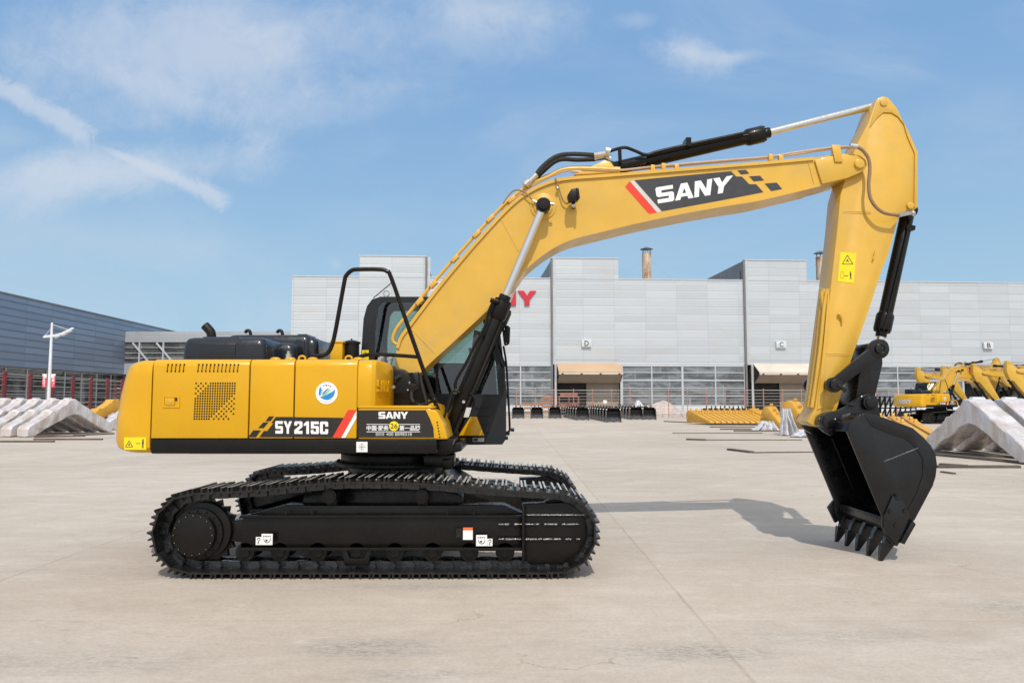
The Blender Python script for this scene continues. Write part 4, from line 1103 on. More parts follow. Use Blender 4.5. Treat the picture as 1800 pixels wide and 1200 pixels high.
for y in (8.68, 8.78):
    o_ = (y - 8.68) * 60
    b.cyl(S(928, 322 + o_ * .4, y), S(943, 307 + o_ * .6, y), .034, seg=12); b.cyl(S(923, 326 + o_ * .4, y), S(930, 319 + o_ * .4, y), .05, seg=12)
    b.cyl(S(1044, 273 + o_, y), S(1064, 270 + o_ * .8, y), .034, seg=12)
b.cyl(S(1064, 266, 8.7), S(1072, 268, 8.7), .06, seg=14); b.cyl(S(1066, 276, 8.75), S(1073, 280, 8.75), .04, seg=14)
split_obj('hose_coupling', b, SLV, BOOM)
b = MB(); b.tube([S(x, y, 8.55) for x, y in ((1498, 256), (1510, 260), (1519, 267), (1527, 280), (1529, 300), (1527, 325), (1530, 348), (1541, 365), (1557, 375), (1580, 378))], .019, 10, smooth=5); obj('hose', b, HOSB, BOOM)
b = MB(); b.cyl(S(1494, 256, 8.55), S(1507, 258, 8.55), .03, seg=12); b.cyl(S(1578, 378.5, 8.55), S(1603, 373, 8.7), .026, seg=12); b.ball(S(1604, 375, 8.7), .035); obj('hose_coupling', b, SLV, BOOM)

# ------------------------------------------------------------------ hydraulic cylinders
def ram(name, p0, p1, pr, rb_, rr, y, label=None, collar=.12, ek=1.0):
    """barrel from p0 to p1, polished rod on to pr (all in the plane y)"""
    A, B, C = (Vector(S(*p, y)) for p in (p0, p1, pr)); d = (B - A).normalized()
    b = MB(); b.cyl(A, B - d * .05, rb_, seg=28); b.cyl(B - d * collar * 1.6, B - d * .02, rb_ * 1.28, seg=28); b.cyl(B - d * .03, B + d * .06, rb_ * .8, seg=24); b.cyl(B - d * (collar * 1.6 + .04), B - d * collar * 1.6, rb_, rb_ * 1.28, seg=28)
    for k in range(10):
        a = 2 * math.pi * k / 10; n1 = d.orthogonal().normalized(); n2 = d.cross(n1); c = B + (n1 * math.cos(a) + n2 * math.sin(a)) * rb_ * 1.03
        b.cyl(c - d * .03, c + d * .005, .012, seg=6)
    b.cyl(Vector((A.x, y - .07, A.z)), Vector((A.x, y + .07, A.z)), rb_ * 1.1, seg=24)
    o = obj(name, b, BLK, EX, bevel=.004)
    if label: o['label'] = label
    r = MB(); r.cyl(B, C, rr, seg=24); obj('piston_rod', r, CHR, o)
    e = MB(); e.cyl((C.x, y - .065, C.z), (C.x, y + .065, C.z), rr * 1.9 * ek, seg=28); e.cyl((C.x, y - .085, C.z), (C.x, y - .065, C.z), rr * 1.35 * ek, seg=24); e.cyl((C.x, y - .092, C.z), (C.x, y - .085, C.z), rr * .8 * ek, seg=24)
    obj('rod_eye', e, BLKM, o, bevel=.004, smooth=20, seg=1)
    return o


r1 = ram('boom_cylinder', (785, 768), (885, 528), (955, 362), .082, .043, 8.46, 'near boom cylinder')
r2 = ram('boom_cylinder', (785, 768), (885, 528), (955, 362), .082, .043, 8.46, 'far boom cylinder')
r2.location.y += 2 * (YC - 8.46)
b = MB(); b.tube([S(x, y, 8.36) for x, y in ((868, 527), (858, 550), (853, 572), (838, 600), (818, 640), (802, 668), (801, 684), (808, 690))], .016, 8, smooth=4); b.tube([S(x, y, 8.36) for x, y in ((842, 585), (846, 592), (850, 586))], .02, 8); b.cyl(S(862, 527, 8.36), S(876, 531, 8.36), .028, seg=12); b.tube([S(x, y, 8.4) for x, y in ((826, 690), (834, 700), (832, 716), (820, 726))], .02, 8, smooth=4)
b.tube([S(x, y, 8.4) for x, y in ((890, 545), (870, 600), (842, 668), (826, 705))], .011, 6)
obj('cylinder_pipe', b, BLK, r1)
b = MB(); b.prism(PX([(820, 716), (829, 716), (824, 733), (815, 733)], 8.36), 8.352, 8.358); obj('type_plate', b, GRYD, r1)
b = MB(); b.disc(S(815, 706, 8.36).x, S(815, 706, 8.36).z, .017, 8.35, 8.38, 12); obj('bolt', b, SLV, r1)
ARMY = 8.86
ac = ram('arm_cylinder', (1072, 298), (1344, 235), (1549, 183), .078, .043, ARMY, 'black arm cylinder above the boom', .13, .55)
b = MB()
b.tube([S(x, y, 8.74) for x, y in ((1072, 266), (1090, 260.5), (1102, 260), (1118, 266), (1137, 272), (1170, 263), (1308, 234))], .019, 10, smooth=4); b.bar(S(1089, 262, 8.74), S(1090, 285, 8.74), .04, .03)
b.box(S(1205, 240, 8.74).x, S(1214, 240, 8.74).x, 8.71, 8.9, S(1209, 258, 8.74).z, S(1209, 243, 8.74).z)
b.tube([S(x, y, 8.78) for x, y in ((1137, 275), (1210, 259), (1320, 236))], .012, 8)
obj('cylinder_pipe', b, BLK, ac)

# ------------------------------------------------------------------ arm
AN = 8.68; AF = 9.04
arm_px = [(1539, 180), (1543, 173), (1552, 169), (1562, 172), (1577, 190), (1592, 222), (1603, 245), (1612, 268), (1611.5, 366), (1603, 372), (1594, 370), (1579, 385), (1562, 447), (1551, 473), (1527, 547), (1497, 632), (1472, 717), (1463, 738), (1455, 747), (1444, 751), (1430, 748), (1419, 741), (1433, 717), (1443, 640), (1460, 507), (1472, 400), (1477, 345), (1490, 300), (1506, 255), (1526, 217)]
am = MB(); am.prism(PX(arm_px, AN), AN, AF)
ARM = obj('arm', am, YELB, EX, bevel=.01, smooth=25)
ap = MB()
# raised top plates, ledge lines, pins
for y0, y1 in ((AN - .014, AN), (AF, AF + .014)):
    ap.prism(PX([(1541, 181), (1544, 175), (1552, 171), (1561, 174), (1575, 191), (1589, 221), (1578, 206), (1566, 199), (1552, 198.5), (1541, 208), (1528, 225)], AN), y0, y1)
    ap.prism(PX([(1586, 212), (1596, 232), (1612, 268), (1611.5, 366), (1606, 366), (1607, 270), (1594, 240)], AN), y0, y1)
q = S(1552, 181, AN); ap.disc(q.x, q.z, .045, AN - .03, AF + .03, 20); q = S(1599, 362, AN); ap.disc(q.x, q.z, .04, AN - .03, AF + .03, 18)
for pts in (((1480, 371), (1531, 373)), ((1481, 374), (1531, 376)), ((1452, 621), (1494, 622)), ((1452, 624), (1493, 625))):
    ap.bar(S(*pts[0], AN), S(*pts[1], AN), .01, .009)
q = S(1455, 735, AN); ap.disc(q.x, q.z, .1, AN - .012, AF + .012, 24)
split_obj('arm_plate', ap, YELB, ARM, bevel=.004)
b = MB()
for off, y in ((0, AN + .02), (-5.5, AN + .1), (-8, AN + .2)):
    b.tube([S(x + off, yy, y) for x, yy in ((1455, 508), (1449, 538), (1443, 600), (1434, 670), (1427, 716))], .022, 8, smooth=3)
b.tube([S(x, yy, AN + .05) for x, yy in ((1444, 512), (1447, 540))], .02, 8)
b.prism(PX([(1456, 508), (1458, 508), (1446, 716), (1436, 720), (1448, 600)], AN - .006), AN - .012, AN - .002)
obj('arm_pipe', b, YELB, ARM)
b = MB(); b.tube([S(x, yy, AN - .03) for x, yy in ((1475, 552), (1480, 558), (1481, 566))], .014, 6, smooth=3); b.tube([S(x, yy, AN - .03) for x, yy in ((1539, 441), (1538, 448), (1535, 455))], .01, 6); b.ball(S(1475, 552, AN - .03), .018); obj('pipe_hook', b, YELB, ARM)
b = MB(); b.prism(PX([(1477, 443), (1505, 445), (1500.5, 497.5), (1472.5, 494.5)], AN), AN - .003, AN - .001)
x, z = zx(1489.5, 457, AN); tri_icon(b, x, z, .06, AN - .0036, 1, .008)
x, z = zx(1495, 484, AN); man_icon(b, x, z, .045, AN - .0036); q = [zx(1477.5, 478, AN), zx(1482, 478, AN), zx(1482, 489, AN), zx(1477.5, 489, AN)]
for i in range(4): b.bar((q[i][0], AN - .0036, q[i][1]), (q[(i + 1) % 4][0], AN - .0036, q[(i + 1) % 4][1]), .0008, .004, 1)
x, z = zx(1487, 485, AN); b.bar((x - .022, AN - .0036, z), (x + .022, AN - .0036, z), .0008, .008, 1)
obj('warning_sticker', b, [WRN, DGR], ARM)

bc = ram('bucket_cylinder', (1596, 371), (1550, 583), (1545, 610), .077, .045, ARMY, 'black bucket cylinder on the back of the arm', .12)
b = MB(); b.tube([S(x, y, 8.76) for x, y in ((1600, 385), (1588, 440), (1560, 555), (1553, 580))], .014, 8, smooth=3); b.bar(S(1597, 400, 8.8), S(1606, 402, 8.8), .08, .05); b.bar(S(1593, 400, 8.76), S(1605, 401, 8.76), .03, .06); obj('cylinder_pipe', b, BLK, bc)

def link_bar(b, p0, p1, r0, r1, w0, w1, y0, y1, yr):
    A, B = Vector(S(*p0, yr)), Vector(S(*p1, yr)); d = (B - A).normalized(); n = Vector((-d.z, 0, d.x))
    b.prism([((A + n * w0).x, (A + n * w0).z), ((B + n * w1).x, (B + n * w1).z), ((B - n * w1).x, (B - n * w1).z), ((A - n * w0).x, (A - n * w0).z)], y0, y1)
    b.disc(A.x, A.z, r0, y0 - .003, y1 + .003, 24); b.disc(B.x, B.z, r1, y0 - .003, y1 + .003, 24)


for nm, ya, yb in (('near rocker link', 8.50, 8.555), ('far rocker link', 9.165, 9.22)):
    b = MB(); link_bar(b, (1467, 676), (1546, 613), .085, .11, .06, .075, ya, yb, 8.5)
    o = obj('rocker_link', b, BKT, EX, bevel=.005); o['label'] = nm
b = MB(); q = S(1467, 676, 8.5); b.cyl((q.x, 8.44, q.z), (q.x, 9.28, q.z), .055, seg=20); b.cyl((q.x, 8.42, q.z), (q.x, 8.46, q.z), .062, seg=20); b.bar((q.x, 8.43, q.z), (q.x + .09, 8.43, q.z - .07), .05, .035)
q = S(1546, 613, 8.5); b.cyl((q.x, 8.47, q.z), (q.x, 9.25, q.z), .055, seg=20); b.tube([(q.x + .05 * math.cos(R(a)), 8.468, q.z + .05 * math.sin(R(a))) for a in range(0, 361, 20)], .008, 6)
obj('link_pin', b, BKT, EX, bevel=.004)
b = MB()
A, B = S(1536, 616, 8.66), S(1524, 708, 8.66)
b.prism(PX([(1519, 610), (1524, 604), (1536, 604), (1548, 612), (1549, 640), (1534, 705), (1514, 712), (1500, 712), (1508, 660), (1520, 625)], 8.64), 8.6, 9.12)
b.disc(A.x, A.z, .09, 8.57, 9.15, 24); b.disc(B.x, B.z, .09, 8.57, 9.15, 24)
obj('bucket_link', b, BKT, EX, bevel=.012)

# ------------------------------------------------------------------ bucket
KN, KF = 8.17, 9.40
prof_px = [(1489, 758), (1496, 741), (1517, 727), (1534, 727), (1551, 733), (1580, 743), (1604, 752), (1625, 770), (1637, 783), (1644, 797), (1647.5, 818), (1645, 838), (1640, 853), (1624, 884), (1607, 914), (1590, 942), (1577, 960), (1567, 956), (1557, 944), (1551, 925), (1551, 907)]
prof = PX(prof_px, KN)
bk = MB()
bk.prism(prof, KN, KN + .035); bk.prism(prof, KF - .035, KF)
shell = catmull(prof[0:16], 4)
inn = offset_path(shell, -.03 if (shell[5][0] - shell[0][0]) else .03)
# make sure the inner sheet lies inside the outline
cxm = sum(p[0] for p in prof) / len(prof); czm = sum(p[1] for p in prof) / len(prof)
if (Vector(inn[20]) - Vector((cxm, czm))).length > (Vector(shell[20]) - Vector((cxm, czm))).length: inn = offset_path(shell, .03)
bk.prism(shell + inn[::-1], KN + .0345, KF - .0345)
# lip plate at the cutting edge
bk.prism(PX([(1560, 911), (1604, 915), (1588, 944), (1570, 940), (1560, 926)], KN), KN + .002, KF - .002)
# top reinforcement box across the mouth
bk.prism(PX([(1489, 758), (1496, 741), (1517, 728), (1525, 736), (1505, 757)], KN), KN + .035, KF - .035)
BUCKET = obj('bucket', bk, BKT, EX, bevel=.006, smooth=32)
BUCKET['label'] = 'black digging bucket with five teeth resting on the concrete'
# stiffened edges on the near side plate
sp_ = MB()
for y0, y1 in ((KN - .012, KN), (KF, KF + .012)):
    sp_.prism(PX([(1489, 758), (1496, 742), (1514, 729), (1527, 748), (1543, 790), (1566, 832), (1588, 880), (1574, 900), (1553, 908), (1551, 905)], KN), y0, y1)
    sp_.prism(PX([(1551, 733), (1580, 743), (1604, 752), (1625, 770), (1644, 797), (1647, 818), (1640, 852), (1607, 914), (1590, 906), (1613, 862), (1622, 832), (1621, 806), (1609, 786), (1590, 770), (1565, 763), (1530, 748), (1520, 730)], KN), y0 * .5 + y1 * .5, y1 if y0 < 9 else y1 - .003)
    sp_.prism(PX([(1567, 870), (1585, 880), (1597, 905), (1582, 945), (1572, 955), (1553, 935), (1552, 905)], KN), (y0 - .02) if y0 < 9 else y0, y1 if y0 < 9 else y1 + .02)
split_obj('side_plate', sp_, BKT, BUCKET, bevel=.004)
b = MB(); b.bar(S(1553, 811, KN - .003), S(1613, 787, KN - .003), .012, .008); b.bar(S(1554, 811, KN - .003), S(1563, 830, KN - .003), .008, .006, 1)
obj('weld_seam', b, [mat('bare_weld', (.25, .25, .24), .35, .8, 0, .3, 60, .8, 150), BKT], BUCKET)
b = MB()
for px, py in ((1575, 873), (1588, 896), (1562, 898), (1572, 922)):
    q = S(px, py, KN); b.cyl((q.x, KN - .045, q.z), (q.x, KN - .02, q.z), .022, seg=6); b.cyl((q.x, KN - .036, q.z), (q.x, KN - .03, q.z), .03, seg=12)
obj('bolt', b, BKT, BUCKET)
for nm, ya, yb, pts in (('near side cutter', KN - .05, KN + .02, [(1600, 912), (1606, 920), (1586, 955), (1578, 952)]),):
    b = MB(); b.prism(PX(pts, KN), ya, yb); o = obj('side_cutter', b, BKT, BUCKET, bevel=.006); o['label'] = nm
b = MB(); b.prism(PX([(1470, 871), (1454, 891), (1467, 918), (1490, 903)], KF), KF - .03, KF + .02); o = obj('side_cutter', b, BKT, BUCKET, bevel=.004); o['label'] = 'far side cutter jutting from the mouth edge'
# inside wear strip
b = MB(); b.tube([S(x, y, KF - .05) for x, y in ((1462, 770), (1475, 800), (1500, 860), (1515, 890))], .008, 6); obj('inner_seam', b, BKT, BUCKET)
# ears
er = MB()
ear = PX([(1436, 740), (1438, 732), (1444, 726), (1471, 721), (1490, 712), (1503, 701), (1511, 695), (1524, 691), (1535, 697), (1541, 712), (1545, 731), (1520, 745), (1500, 757), (1473, 756), (1459, 766), (1447, 759), (1440, 752)], 8.60)
for ya, yb in ((8.56, 8.625), (9.095, 9.16)): er.prism(ear, ya, yb)
for px, py, r_ in ((1449, 740, .085), (1524, 707, .085)):
    q = S(px, py, 8.6); er.cyl((q.x, 8.5, q.z), (q.x, 8.66, q.z), r_, seg=24); er.cyl((q.x, 9.06, q.z), (q.x, 9.22, q.z), r_, seg=24); er.cyl((q.x, 8.49, q.z), (q.x, 9.23, q.z), r_ * .6, seg=20); er.cyl((q.x, 8.475, q.z), (q.x, 8.5, q.z), r_ * .75, seg=20)
er.box(S(1478, 740, 8.6).x, S(1495, 740, 8.6).x, 8.6, 9.12, S(1480, 758, 8.6).z, S(1480, 738, 8.6).z)
eo = obj('bucket_ear', er, BKT, BUCKET, bevel=.006)
b = MB(); b.tube([S(x, y, 8.54) for x, y in ((1486, 708), (1500, 712), (1507, 703), (1514, 697))], .01, 6, smooth=3)
for px, py in ((1466, 737), (1467, 747), (1513, 697), (1441, 736)): q = S(px, py, 8.55); b.ball((q.x, 8.53, q.z), .015, 1)
obj('grease_fitting', b, [RUB, SLV], BUCKET)
# teeth
A0 = S(1557, 987, 8.2); A0.z = .0
def tooth(yc):
    b = MB()
    r = lambda px, py: (S(px, py, 8.2).x, S(px, py, 8.2).z)
    def sec(p, q, w): (x0, z0), (x1, z1) = r(*p), r(*q); return [(x0, yc - w, z0), (x1, yc - w, z1), (x1, yc + w, z1), (x0, yc + w, z0)]
    b.loft([sec((1566, 928), (1590, 938), .038), sec((1558, 944), (1576, 954), .036), sec((1553, 960), (1566, 967), .03)])
    o = obj('tooth', b, BKT, BUCKET, bevel=.004, smooth=15, seg=1)
    c = MB(); c.loft([sec((1551, 954), (1568, 963), .041), sec((1549, 966), (1562, 972), .036), sec((1547, 987), (1551, 989), .018)])
    obj('tooth_cap', c, BKT, o, bevel=.004, smooth=15, seg=1)
    return o


for k in range(5): tooth(8.235 + k * .273)

# ================================================================== SURROUNDINGS
def lthing(name, label, cat, loc, rotz=0, group=None):
    o = thing(name, label, cat, loc, group, rotz); ORI[o.name] = Vector((0, 0, 0)); return o


# ------------------------------------------------------------------ main hall
BY, BX0, BA = 79.6, -23.0, R(3.4)
HALL = lthing('factory_hall', 'long light grey metal-clad factory hall with raised towers and a window strip', 'factory', (BX0, BY, 0), BA)
def BX(px): k = (px - 900) / FPX / .997; return (k * BY - BX0) / (math.cos(BA) - k * math.sin(BA))
def BZ(px, py):
    x = BX(px); a, b, c = ray(px, py); return HC + (BY + x * math.sin(BA)) * c / b


ZR, ZC = BZ(510, 486), BZ(900, 640); ZT = BZ(690, 451)
XE = BX(1990)
b = MB(); b.box(0, XE, 0, 26, ZC, ZR); obj('wall', b, CLAD, HALL)
b = MB(); b.box(-.02, XE + .02, -.06, .12, ZR, ZR + .12); obj('roof_edge', b, FRM, HALL)
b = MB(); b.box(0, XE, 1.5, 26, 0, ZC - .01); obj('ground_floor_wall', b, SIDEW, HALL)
towers = [(630, 748), (971, 1088), (1311, 1421)]
for a0, a1 in towers:
    b = MB(); x0, x1 = BX(a0), BX(a1)
    b.add([(x0, -.03, ZC + .5), (x1, -.03, ZC + .5), (x1, -.03, ZT), (x0, -.03, ZT), (x0, 18, ZC + .5), (x1, 18, ZC + .5), (x1, 18, ZT), (x0, 18, ZT)], [(0, 1, 2, 3)], 0)
    b.add([(x0, -.03, ZC + .5), (x1, -.03, ZC + .5), (x1, -.03, ZT), (x0, -.03, ZT), (x0, 18, ZC + .5), (x1, 18, ZC + .5), (x1, 18, ZT), (x0, 18, ZT)], [(0, 4, 7, 3), (1, 2, 6, 5), (3, 7, 6, 2), (4, 5, 6, 7), (0, 1, 5, 4)], 1)  # sides darker than the front, shade put into their colour
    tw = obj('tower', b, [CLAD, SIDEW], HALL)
    c = MB(); c.box(x0 - .05, x1 + .05, -.09, .1, ZT, ZT + .12); obj('roof_edge', c, FRM, tw)
    for xs in (x0 - .04, x1 + .04):
        c = MB(); c.box(xs - .03, xs + .03, 1.5, 17, ZR + .12, ZT - 1.6); c.box(xs - .05, xs + .05, 1.2, 1.5, ZR + .12, ZT - .9)
        for k in range(5): c.box(xs - .05, xs + .05, 4 + k * 3, 4.15 + k * 3, ZR + .12, ZT - 1.6, 1)
        obj('clerestory_window', c, [PANED, SIDEW], tw)
for px, z1 in ((748.5, ZT), (970, ZT), (1310, ZT + .05)):
    b = MB(); x = BX(px); b.box(x - .12, x + .1, -.2, -.04, .2, z1); b.box(x + .12, x + .42, -.05, -.032, ZC, z1 - .02, 1); obj('downpipe', b, [SIDEW, FRM], HALL)
# window strip
ZL = [BZ(1000, y) for y in (641, 654.2, 668, 682, 695.5, 711.5)]
bays = [515, 572, 630, 687, 746, 803, 859, 915, 969, None, 1091, 1144.5, 1199, 1256, 1307, None, 1427, 1487, 1535, 1575, 1615, 1657, 1689, None, 1812, 1860, 1920, 1985]
prev = None
for q in bays:
    if q is None: prev = None; continue
    if prev is not None:
        x0, x1 = BX(prev), BX(q); f = MB(); thick = .16 if q in (1199, 1615) else .07
        f.box(x0, x0 + .07, -.06, .1, 0, ZC); f.box(x1 - thick, x1, -.08, .1, 0, ZC)
        zs_ = [ZC - .12] + ZL[1:]
        f.box(x0 + .07, x1 - thick, -.06, .08, ZC - .2, ZC - .003)
        for k, z in enumerate(ZL[1:5]): hh = .16 if k == 1 else .09; f.box(x0 + .07, x1 - thick, -.05, .08, z - hh / 2, z + hh / 2)
        f.box(x0 + .07, x1 - thick, -.04, .06, ZL[5] - .1, ZL[5])
        w = obj('window', f, FRM, HALL)
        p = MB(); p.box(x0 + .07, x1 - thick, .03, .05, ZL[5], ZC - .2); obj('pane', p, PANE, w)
        s_ = MB(); s_.box(x0 + .07, x1 - thick, -.02, .3, .45, ZL[5] - .1); s_.box(x0 + .07, x1 - thick, -.03, .3, 0, .45, 1); obj('sill_panel', s_, [PANL, CONC], w)
    prev = q
def awning(pa, pb, m1, label):
    x0, x1 = BX(pa), BX(pb); b = MB(); zt_, zm, zl_, zb_ = BZ(1000, 638), BZ(1000, 654), BZ(1000, 657), BZ(1000, 672)
    b.xprism([(-.03, zt_), (-1.7, zm), (-1.7, zm - .06), (-.03, zt_ - .1)], x0, x1, 0)
    b.box(x0, x1, -1.76, -1.66, zl_ - .1, zm - .07, 1)
    b.xprism([(-1.66, zl_ - .02), (-1.6, zl_ - .02), (-.05, zb_ + .02), (-.05, zb_ - .05)], x0 + .05, x1 - .05, 2)
    for xs in (x0, x1 - .06): b.xprism([(-.03, zt_ - .1), (-1.66, zl_), (-1.2, zl_ - .35), (-.2, zb_)], xs, xs + .06, 3)  # dark plates over the open sides, standing for the shade inside
    for k in range(4): b.box(x0 + .3 + k * (x1 - x0 - .8) / 3, x0 + .5 + k * (x1 - x0 - .8) / 3, -1.8, -1.72, zl_ - .12, zl_ + .02, 3)
    a = obj('awning', b, [m1, CREAM, TAUP, DARKB], HALL); a['label'] = label
    c = MB(); zb2 = zb_ - .05; c.box(x0 - .25, x0 - .02, -.12, .1, 0, ZC); c.box(x1 + .02, x1 + .3, -.12, .1, 0, ZC)
    obj('door_post', c, FRM, HALL)
    d = MB(); xm = x0 + (x1 - x0) * .48; d.box(x0, xm, .8, .9, 0, zb2); d.box(xm, x1, .6, .75, 0, ZC, 1); d.box(xm + .05, x1, .55, .6, 2.2, 2.3, 2); d.box(x0, x1, .9, 1.4, ZC - 1.6, ZC, 1)
    obj('gateway', d, [DARKB, TAUP, FRM], HALL)


awning(978.5, 1089, TAN, 'tan folded canopy'); awning(1323, 1425, CREAM, 'cream folded canopy'); awning(1691, 1808, SIDEW, 'grey canopy')
for px, pyt, rr, lb in ((1142.5, 434, .52, 'whole'), (1450, 441, .52, 'behind arm')):
    x = BX(px) ; y = 4.5; sc_ = (BY + y) / BY; x = x * sc_ + (sc_ - 1) * BX0; zt_ = HC + (BZ(px, pyt) - HC) * sc_; z0_ = ZR - .3
    b = MB(); b.cyl((x, y, z0_), (x, y, zt_ - .75), rr, seg=28); b.cyl((x, y, zt_ - .78), (x, y, zt_ - .72), rr * 1.06, seg=28, m=1); b.cyl((x, y, ZR + .35), (x, y, ZR + .45), rr * 1.06, seg=28, m=1)
    b.cyl((x, y, zt_ - .28), (x, y, zt_ - .02), rr * 1.42, rr * .3, seg=28, m=2); b.cyl((x, y, zt_ - .3), (x, y, zt_ - .28), rr * 1.42, seg=28, m=2)
    for k in range(6): a = k * math.pi / 3; b.cyl((x + rr * .9 * math.cos(a), y + rr * .9 * math.sin(a), zt_ - .75), (x + rr * .9 * math.cos(a), y + rr * .9 * math.sin(a), zt_ - .28), .03, seg=6, m=2)
    for s in (-1, 1): b.cyl((x, y, zt_ - 1.2), (x + s * 4.2, y + 1, ZR), .012, seg=5, m=1)
    obj('chimney', b, [RSTM, SLV, SIDEW], HALL)
# lettered boards, one for each bay
for ch, px, py0, py1, w_ in (('D', 1030.3, 597.5, 610, 17), ('C', 1371.5, 600, 611.5, 18), ('B', 1734.5, 601.5, 613, 17)):
    x = BX(px); z0_, z1_ = BZ(px, py1), BZ(px, py0); hw = w_ / 2 * BY / FPX * 1.03
    lt = lthing('bay_sign', f'small white board with the letter {ch} high on the grey hall wall', 'sign', (BX0, BY, 0), BA)
    b = MB(); b.box(x - hw, x + hw, -.3, -.05, z0_, z1_); obj('board', b, PANL, lt, bevel=.01)
    b = MB(); h_ = z1_ - z0_; write(b, ch, lambda u, v: Vector((x - h_ * .3 + u * h_ * .6, -.306, z0_ + h_ * (.12 + .76 * v))), 0, .018); obj('letter', b, DGR, lt)
cs = lthing('company_sign', 'big red raised letters on the wall, half hidden by the boom', 'sign', (BX0, BY, 0), BA)
for ch, a0, a1 in (('S', 800, 831), ('A', 834, 870), ('N', 875, 907), ('Y', 910, 942.5)):
    b = MB(); x0, x1 = BX(a0), BX(a1); z0_, z1_ = BZ(900, 536.5), BZ(900, 511)
    write_word(b, lambda u, v: Vector((x0 + (x1 - x0) * u, -.22, z0_ + (z1_ - z0_) * v)), 0, ch, 0, thick=(0, .18, 0)); obj('letter', b, SIGNR, cs)

# ------------------------------------------------------------------ dark hall on the left
DH = thing('dark_hall', 'long blue-grey clad hall running away at the left edge, in shade', 'factory', (-63, 110, 0))
pl_ = [(-60.2, 55), (-64.9, 152), (-95, 152), (-95, 55)]
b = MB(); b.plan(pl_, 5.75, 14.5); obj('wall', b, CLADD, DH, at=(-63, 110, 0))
b = MB(); b.plan([(-60.1, 54.9), (-64.8, 152.1), (-64.95, 152.1), (-60.3, 54.9)], 14.5, 14.75); obj('roof_edge', b, SIDEW, DH)
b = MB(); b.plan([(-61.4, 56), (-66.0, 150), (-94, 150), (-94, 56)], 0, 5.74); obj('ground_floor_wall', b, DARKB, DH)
for k in range(20):
    y0, y1 = 58 + k * 4.6, 58 + (k + 1) * 4.6; fx = lambda y: -60.2 - (y - 55) * (4.7 / 97) - .5
    f = MB(); f.plan([(fx(y0), y0), (fx(y0) + .12, y0), (fx(y0) + .12, y0 + .15), (fx(y0), y0 + .15)], 0, 5.7)
    for z in (1.2, 2.3, 3.4, 4.5, 5.6): f.plan([(fx(y0), y0 + .15), (fx(y0) + .1, y0 + .15), (fx(y1) + .1, y1), (fx(y1), y1)], z, z + .09)
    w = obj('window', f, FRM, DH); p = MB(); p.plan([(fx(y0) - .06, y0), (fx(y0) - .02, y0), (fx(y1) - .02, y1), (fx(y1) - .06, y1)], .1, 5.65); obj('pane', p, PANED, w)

# ------------------------------------------------------------------ glazed link between the halls
LK = thing('link_building', 'pale grey raised link block with a braced window band between the two halls', 'building', (-50, 126, 0))
xl_, xr_ = -65.3, -30
b = MB(); b.box(xl_, xr_, 126, 140, 5.8, 7.6); b.box(xl_, xr_, 126, 140, 11.1, 12.85); b.box(xl_ + .2, xr_, 127.2, 139.5, 7.6, 11.1, 1); obj('wall', b, [CLADL, DARKB], LK)
b = MB(); b.box(xl_, xr_, 130, 139, 0, 5.79); obj('ground_floor_wall', b, DARKB, LK)  # dark block filling the gap below, its shade put into the colour
n_ = 9
for k in range(n_):
    x0 = xl_ + (xr_ - xl_) * k / n_; x1 = xl_ + (xr_ - xl_) * (k + 1) / n_
    f = MB(); f.box(x0, x0 + .22, 125.95, 126.3, 7.6, 11.1)
    for z in (8.45, 9.3, 10.2): f.box(x0 + .22, x1, 126.0, 126.1, z, z + .07)
    w = obj('window', f, FRM, LK); p = MB(); p.box(x0 + .2, x1, 126.3, 126.34, 7.6, 11.1); obj('pane', p, PANED, w)
    if k % 3 != 0: c = MB(); c.bar((x0 - 1.0, 125.9, 11.0), (x0 + 1.9, 125.9, 7.7), .1, .3); obj('brace', c, FRM, LK)
for k in range(7):
    x = xl_ + 2 + k * 5; c = MB(); c.box(x, x + .5, 126.5, 127, 0, 5.79); obj('column', c, PANL if k % 2 else REDF, LK)

# ------------------------------------------------------------------ fences
def fence(label, pts, h, rails, mp, pw=.11, base=None):
    f = thing('fence', label, 'fence', (pts[0][0], pts[0][1], 0), 'red post and wire fences')
    post = None
    for (x, y) in pts:
        if post is None:
            b = MB(); b.box(x - pw / 2, x + pw / 2, y - pw / 2, y + pw / 2, 0, h); b.box(x - pw * .7, x + pw * .7, y - pw * .7, y + pw * .7, 0, .05)
            for k in range(rails): z = .25 + (h - .4) * k / (rails - 1); b.box(x - pw * .65, x + pw * .65, y - pw * .65, y + pw * .65, z - .02, z + .02)
            post = obj('post', b, mp, f)
        else:
            c = post.copy(); COL.objects.link(c); c.location = (x - pts[0][0], y - pts[0][1], 0)
    for k in range(rails):
        z = .25 + (h - .4) * k / (rails - 1); b = MB()
        b.bar((pts[0][0], pts[0][1] + .0, z), (pts[-1][0], pts[-1][1], z), .035, .035 if k < rails - 1 else .06); obj('rail', b, RAIL, f)
    return f


fence('red post and rail fence in front of the light hall', [((908 + 33.3 * k - 900) / FPX * 73, 73) for k in range(22)], 2.72, 9, REDF, .07)
fence('tall dark red post fence by the shaded hall, behind the street lamp', [(-28.2 - .115 * (2.85 * k), 38 + 2.85 * k) for k in range(13)], 3.3, 10, REDP, .17)
fence('further red post fence under the glazed link', [((205 + 33 * k - 900) / FPX * 78 + 0, 78) for k in range(10)], 3.0, 8, REDP, .13)

